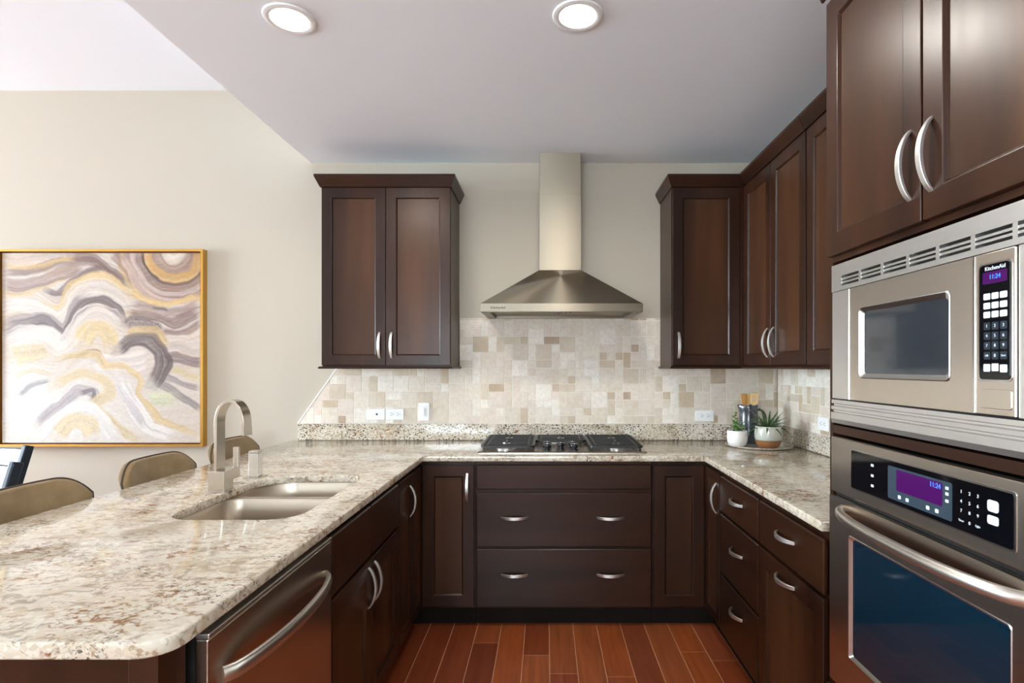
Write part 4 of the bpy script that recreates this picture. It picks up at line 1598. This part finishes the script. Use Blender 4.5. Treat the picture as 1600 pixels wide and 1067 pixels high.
# ------------------------------------------------------------------ counter stools
def stool(y, label):
    X0 = -1.755
    t = thing('counter_stool', label, 'stool', (X0 + 0.22, y, 0), 'stools along the peninsula')
    # curved upholstered back shell
    bm = bmesh.new()
    nu, nv = 25, 11
    hw = 0.235
    outer, inner = [], []
    def surf(s, tv, off):
        # s across (-1..1), tv up (0..1)
        a = s * 0.62
        R_ = hw / math.sin(0.62)
        top = 0.980 - 0.075 * max(0.0, (abs(s) - 0.45) / 0.55) ** 2.2
        z = 0.66 + (top - 0.66) * tv
        wsc = 0.86 + 0.14 * tv
        xx = X0 + R_ * (1 - math.cos(a)) * 0.75 - 0.05 * (tv - 0.5) + off * math.cos(a)
        yy = y + (R_ - off) * math.sin(a) * wsc
        return (xx, yy, z)
    G1, G2 = [], []
    for i in range(nu):
        s = -1 + 2 * i / (nu - 1)
        e = math.sqrt(max(0.0, 1 - abs(s) ** 8))
        G1.append([bm.verts.new(surf(s, j / (nv - 1), 0.020 * (0.35 + 0.65 * e))) for j in range(nv)])
        G2.append([bm.verts.new(surf(s, j / (nv - 1), -0.020 * (0.35 + 0.65 * e))) for j in range(nv)])
    for i in range(nu - 1):
        for j in range(nv - 1):
            bm.faces.new((G1[i][j], G1[i + 1][j], G1[i + 1][j + 1], G1[i][j + 1]))
            bm.faces.new((G2[i][j], G2[i][j + 1], G2[i + 1][j + 1], G2[i + 1][j]))
        bm.faces.new((G1[i][nv - 1], G1[i + 1][nv - 1], G2[i + 1][nv - 1], G2[i][nv - 1]))
        bm.faces.new((G1[i][0], G2[i][0], G2[i + 1][0], G1[i + 1][0]))
    for j in range(nv - 1):
        bm.faces.new((G1[0][j], G1[0][j + 1], G2[0][j + 1], G2[0][j]))
        bm.faces.new((G1[-1][j], G2[-1][j], G2[-1][j + 1], G1[-1][j + 1]))
    b = part('backrest', bm, M_stool, t, smooth=1.2, bev=0.008, seg=3)
    rim = [surf(-1, j / 8, 0.0) for j in range(9)] + [surf(-1 + 2 * i / 30, 1.0, 0.0) for i in range(1, 31)] + [surf(1, 1 - j / 8, 0.0) for j in range(1, 9)]
    rim = [(p[0], p[1] + (0.002 if p[1] > y else -0.002) , p[2] + 0.0015) for p in rim]
    bm = bmesh.new()
    tube(bm, rim, 0.0042, 8)
    part('piping', bm, M_piping, b, smooth=1.2)
    bm = bmesh.new()
    q = rrect(X0 + 0.03, X0 + 0.425, y - 0.215, y + 0.215, 0.07, 6)
    ci = lambda k: [(X0 + 0.2275 + (p[0] - X0 - 0.2275) * k, y + (p[1] - y) * k) for p in q]
    loft(bm, [[(a[0], a[1], 0.600) for a in ci(0.94)], [(a[0], a[1], 0.612) for a in ci(1.0)], [(a[0], a[1], 0.648) for a in ci(1.0)],
              [(a[0], a[1], 0.664) for a in ci(0.95)], [(a[0], a[1], 0.670) for a in ci(0.8)]], True, True, True)
    part('seat', bm, M_stool, t, smooth=1.0)
    for sx in (0.07, 0.385):
        for sy in (-1, 1):
            bm = bmesh.new()
            ox = -0.03 if sx < 0.2 else 0.02
            tube(bm, [(X0 + sx, y + sy * 0.17, 0.599), (X0 + sx + ox, y + sy * 0.20, 0.001)], [0.014, 0.010], 12)
            part('leg', bm, M_legs, t, smooth=1.0)
    bm = bmesh.new()
    ring = [(X0 + 0.062, y - 0.183), (X0 + 0.386, y - 0.183), (X0 + 0.386, y + 0.183), (X0 + 0.062, y + 0.183)]
    for k in range(4):
        p, r = ring[k], ring[(k + 1) % 4]
        tube(bm, [(p[0], p[1], 0.25), (r[0], r[1], 0.25)], 0.007, 8)
    part('footrest', bm, M_legs, t, smooth=1.0)
    return t


s1 = stool(1.855, 'tan upholstered counter stool nearest the camera, at the left picture edge')
dup(s1, (s1.location.x, 2.47, 0), 'middle tan upholstered counter stool, below the painting')
dup(s1, (s1.location.x, 3.065, 0), 'tan upholstered counter stool farthest back, behind the faucet spout')


# ------------------------------------------------------------------ dining chairs
def dining_chair(label, loc, rz):
    t = thing('dining_chair', label, 'chair', (0, 0, 0), 'dining chairs')
    # chair faces -x; back posts at x=0
    H = 0.985
    lean = 0.13
    for sy in (-1, 1):
        bm = bmesh.new()
        y = sy * 0.21
        sweep_rect(bm, [(-0.02, y, 0.0), (-0.01, y, 0.25), (-0.005, y, 0.46), (0.03, y, 0.62), (0.075, y, 0.80), (lean, y, H)], (0, 1, 0), 0.013, 0.021)
        part('back_post', bm, M_navy, t, bev=0.005, seg=3)
        bm = bmesh.new()
        sweep_rect(bm, [(-0.42, y, 0.0), (-0.41, y, 0.43)], (0, 1, 0), [0.014, 0.019], [0.014, 0.019])
        part('leg', bm, M_navy, t, bev=0.003)
    for z0, z1, nm in ((0.880, 0.968, 'top_rail'), (0.72, 0.775, 'slat'), (0.60, 0.645, 'slat')):
        bm = bmesh.new()
        rings = []
        for k in range(13):
            s = -1 + 2 * k / 12
            bow = 0.022 * (1 - s * s)
            fx = lambda z: 0.03 + (z - 0.62) * (lean - 0.03) / (H - 0.62)
            rings.append([(fx(z0) + bow - 0.009, s * 0.199, z0), (fx(z0) + bow + 0.009, s * 0.199, z0), (fx(z1) + bow + 0.009, s * 0.199, z1), (fx(z1) + bow - 0.009, s * 0.199, z1)])
        loft(bm, rings, True, True, True)
        part(nm, bm, M_navy, t, bev=0.003)
    bm = bmesh.new()
    q = rrect(-0.44, -0.03, -0.215, 0.215, 0.03, 5)
    loft(bm, [[(p[0], p[1], 0.432) for p in q], [(p[0], p[1], 0.462) for p in q]], True, True, True)
    part('seat', bm, M_navy, t, bev=0.006)
    t.location = loc
    t.rotation_euler = (0, 0, rz)
    return t


dc = dining_chair('navy-black dining chair with slanted post, below the painting\'s lower left corner', (-2.842, 2.688, 0), math.radians(80))
d2 = dup(dc, (-2.442, 2.21, 0), 'navy-black dining chair at the left picture edge, between the other chair and near stool')


# ------------------------------------------------------------------ objects on the right counter
tx, ty = 1.262, 3.262
bm = bmesh.new()
lathe(bm, [(0.0005, 0.9146), (0.170, 0.9146), (0.188, 0.918), (0.192, 0.925), (0.188, 0.9265), (0.176, 0.9215), (0.0005, 0.921)], tx, ty, 56)
m_tray = mat('tray_glaze', srgb(206, 194, 180), 0.25, coat=0.3)
nt = N(m_tray)
nt.to(nt.ramp(nt.noise(nt.mapping(), 30, 5, 0.65), [(0.35, srgb(172, 156, 140)), (0.6, srgb(220, 210, 196))]), 'Base Color')
tag(part('round_tray', bm, m_tray, None, smooth=0.9), 'round pale tray in the worktop corner under the pots and jug', 'tray')
ZT0 = 0.9218


def leaf(bm, base, direction, length, width, droop, up, fold=0.25, n=7, twist=0.0):
    d = Vector((direction[0], direction[1], 0)).normalized()
    side = Vector((-d.y, d.x, 0))
    side = (side * math.cos(twist) + Vector((0, 0, 1)) * math.sin(twist)).normalized()
    rows = []
    for k in range(n + 1):
        s = k / n
        w = width * (math.sin(math.pi * min(1, 0.12 + 0.88 * s) ** 0.8) ** 0.8) * (1 if k < n else 0.02)
        p = Vector(base) + d * (length * s) * (1 - 0.25 * up) + Vector((0, 0, length * up * s - droop * length * s * s))
        rows.append([p - side * w + Vector((0, 0, fold * w)), p, p + side * w + Vector((0, 0, fold * w))])
    vr = [[bm.verts.new(q) for q in r] for r in rows]
    for a, b in zip(vr[:-1], vr[1:]):
        for j in range(2):
            bm.faces.new((a[j], a[j + 1], b[j + 1], b[j]))


def solid(o, th):
    md = o.modifiers.new('thick', 'SOLIDIFY')
    md.thickness = th
    md.offset = 0
    return o


M_soil = mat('potting_soil', srgb(44, 34, 26), 0.95)


def leaf_mat(name, c1, c2):
    m = mat(name, c1, 0.4)
    n = N(m)
    n.to(n.ramp(n.noise(n.mapping(), 60, 3), [(0.35, c1), (0.65, c2)]), 'Base Color')
    return m


M_leaf1 = leaf_mat('bright_leaf', srgb(66, 110, 44), srgb(110, 150, 66))
M_leaf2 = leaf_mat('dark_spiky_leaf', srgb(38, 68, 40), srgb(98, 122, 82))
# small white pot
px, py = 1.114, 3.205
rp = 0.063
t = thing('potted_plant', 'small green leafy plant in a plain white pot on the tray', 'potted plant', (px, py, ZT0))
bm = bmesh.new()
lathe(bm, [(0.037, ZT0), (0.048, ZT0 + 0.006), (0.0565, ZT0 + 0.03), (0.058, ZT0 + 0.055), (0.0565, ZT0 + 0.088), (0.054, ZT0 + 0.092), (0.051, ZT0 + 0.088), (0.052, ZT0 + 0.075)], px, py, 44, True, False)
m_white = mat('matte_white_ceramic', srgb(232, 228, 224), 0.6)
part('pot', bm, m_white, t, smooth=1.0)
bm = bmesh.new()
lathe(bm, [(0.0005, ZT0 + 0.080), (0.0515, ZT0 + 0.078)], px, py, 30)
part('soil', bm, M_soil, t)
random.seed(8)
bm = bmesh.new()
for (ox, oy, h) in ((-0.022, -0.005, 0.115), (-0.005, 0.015, 0.08), (0.025, -0.012, 0.06), (0.012, 0.02, 0.05), (-0.01, -0.025, 0.06)):
    n_l = int(h / 0.011)
    for k in range(n_l):
        a = k * 2.4 + ox * 90
        z = ZT0 + 0.082 + h * k / n_l
        leaf(bm, (px + ox + 0.010 * k / n_l * (1 if ox < 0 else -0.3), py + oy, z), (math.cos(a), math.sin(a)), 0.042 - 0.018 * k / n_l, 0.0085, 0.35, 0.75, 0.3, 6)
solid(part('foliage', bm, M_leaf1, t, smooth=1.5, recalc=False), 0.0012)
# large glazed pot
px, py = 1.266, 3.135
t = thing('potted_plant', 'spiky green plant in a round pot, sage glaze over a brown base', 'potted plant', (px, py, ZT0))
m_glaze = mat('sage_and_brown_glaze', srgb(178, 184, 166), 0.12, coat=0.5)
ng = N(m_glaze)
sep = ng.t.nodes.new('ShaderNodeSeparateXYZ')
ng.t.links.new(ng.tc.outputs['Object'], sep.inputs[0])
sepz = ng.math('ADD', sep.outputs[2], ng.math('MULTIPLY', ng.noise(ng.mapping(), 30, 3), 0.004))
bandc = ng.ramp(ng.math('MULTIPLY', sepz, 7.0), [(0.0, srgb(128, 80, 42)), (0.30, srgb(146, 96, 54)), (0.318, srgb(74, 56, 40)), (0.345, srgb(150, 154, 140)), (0.40, srgb(182, 184, 170)), (0.85, srgb(198, 198, 184))])
ng.to(bandc, 'Base Color')
bm = bmesh.new()
z = ZT0
lathe(bm, [(0.046, z), (0.058, z + 0.008), (0.068, z + 0.030), (0.0735, z + 0.060), (0.0745, z + 0.080), (0.072, z + 0.108), (0.069, z + 0.122), (0.066, z + 0.124), (0.063, z + 0.121), (0.064, z + 0.105)], px, py, 48, True, False)
part('pot', bm, m_glaze, t, smooth=1.0)
bm = bmesh.new()
lathe(bm, [(0.0005, z + 0.112), (0.0625, z + 0.110)], px, py, 30)
part('soil', bm, M_soil, t)
bm = bmesh.new()
random.seed(21)
for k in range(34):
    a = k * 2.399 + random.uniform(-0.2, 0.2)
    f = k / 34
    up = 0.25 + 0.85 * f + random.uniform(-0.08, 0.08)
    L = random.uniform(0.11, 0.15)
    dr = 0.5 * (1 - f) + 0.12
    if math.sin(a) > 0.3:
        L *= 0.8
    leaf(bm, (px + 0.012 * math.cos(a), py + 0.012 * math.sin(a), z + 0.112), (math.cos(a), math.sin(a)), L, 0.0062, dr, up, 0.5, 8)
solid(part('foliage', bm, M_leaf2, t, smooth=1.5, recalc=False), 0.0012)
# dark jug with handle
px, py = 1.232, 3.345
t = thing('pitcher', 'tall dark charcoal glazed jug with handle holding wooden utensils', 'jug', (px, py, ZT0))
m_jug = mat('charcoal_glaze', srgb(52, 54, 60), 0.12, coat=0.6)
nj = N(m_jug)
nj.to(nj.ramp(nj.noise(nj.mapping(), 16, 4), [(0.35, srgb(44, 44, 50)), (0.7, srgb(78, 82, 88))]), 'Base Color')
nj.bump(nj.noise(nj.mapping((1, 1, 0.5)), 34, 2), 0.35, 0.004)
bm = bmesh.new()
prof = [(0.050, 0), (0.054, 0.006), (0.056, 0.05), (0.057, 0.10), (0.055, 0.15), (0.053, 0.18), (0.054, 0.208), (0.057, 0.227), (0.0555, 0.229), (0.052, 0.222), (0.050, 0.20), (0.050, 0.02)]
rings = []
nn_ = 44
for r, zz in prof:
    ring = []
    for k in range(nn_):
        a = 2 * math.pi * k / nn_
        ex = 0.0
        if zz > 0.17:
            ex = 0.013 * max(0.0, math.cos(a - math.pi)) ** 14 * (zz - 0.17) / 0.058
        ring.append((px + (r + ex) * math.cos(a), py + (r + ex) * math.sin(a), ZT0 + zz))
    rings.append(ring)
loft(bm, rings, True, True, True)
part('body', bm, m_jug, t, smooth=1.0)
bm = bmesh.new()
hp = []
for k in range(15):
    a = math.radians(100 - 200 * k / 14)
    hp.append((px + 0.052 + 0.048 * max(-0.05, math.cos(a)), py - 0.008, ZT0 + 0.145 + 0.058 * math.sin(a)))
tube(bm, hp, 0.0075, 10)
part('handle', bm, m_jug, t, smooth=1.2)
m_bam = mat('bamboo', srgb(206, 150, 78), 0.45)
nb = N(m_bam)
nb.to(nb.ramp(nb.noise(nb.mapping((60, 60, 3)), 1, 4), [(0.3, srgb(184, 122, 54)), (0.7, srgb(222, 172, 104))]), 'Base Color')
m_bam2 = mat('pale_bamboo', srgb(228, 190, 132), 0.45)


def utensil(name, label, ox, oy, top_x, top_y, material, slotted, ry, hw=0.024):
    b = Vector((px + ox * 0.35, py + oy * 0.35, ZT0 + 0.03))
    e = Vector((px + top_x, py + top_y, ZT0 + 0.298))
    t = thing(name, label, 'utensil', b)
    ax = (e - b).normalized()
    side = Vector((math.cos(ry), math.sin(ry), 0))
    side = (side - ax * side.dot(ax)).normalized()
    nrm = ax.cross(side)
    L = (e - b).length
    bm = bmesh.new()
    sweep_rect(bm, [b, b + ax * (L - 0.075)], side, 0.007, 0.0035)
    part('shaft', bm, material, t, bev=0.001)
    bm = bmesh.new()
    xs = [(-hw, hw)] if not slotted else [(-hw, -0.011), (-0.006, -0.0025), (0.0025, 0.006), (0.011, hw)]
    c0 = b + ax * (L - 0.074)
    M = Matrix.Identity(4)
    for i in range(3):
        M[i][0], M[i][1], M[i][2], M[i][3] = side[i], nrm[i], ax[i], c0[i]
    if not slotted:
        ring0 = []
        pr = [(-0.007, 0), (-hw * 0.9, 0.02), (-hw, 0.05), (-hw * 0.98, 0.075), (hw * 0.98, 0.070), (hw, 0.05), (hw * 0.9, 0.02), (0.007, 0)]
        loft(bm, [[M @ Vector((x, -0.0028, zz)) for x, zz in pr], [M @ Vector((x, 0.0028, zz)) for x, zz in pr]], True, True, True)
    else:
        pr = [(-0.007, 0), (-hw, 0.025), (hw, 0.025), (0.007, 0)]
        loft(bm, [[M @ Vector((x, -0.0028, zz)) for x, zz in pr], [M @ Vector((x, 0.0028, zz)) for x, zz in pr]], True, True, True)
        for x0, x1 in xs:
            add_box(bm, x0, x1, -0.0028, 0.0028, 0.0245, 0.066, M)
        add_box(bm, -hw, hw, -0.0028, 0.0028, 0.0655, 0.078, M)
    part('blade', bm, material, t, bev=0.0008)
    return t


utensil('wooden_spatula', 'golden wooden spatula at the left side of the dark jug', -0.03, -0.01, -0.033, -0.012, m_bam, False, 0.15, 0.021)
utensil('wooden_spatula', 'pale slotted wooden turner at the right side of the dark jug', 0.03, -0.01, 0.032, -0.015, m_bam2, True, -0.1, 0.023)
utensil('wooden_spoon', 'wooden spoon standing between the spatula and slotted turner in the jug', 0.0, 0.03, 0.002, 0.024, m_bam2, False, 0.0, 0.017)
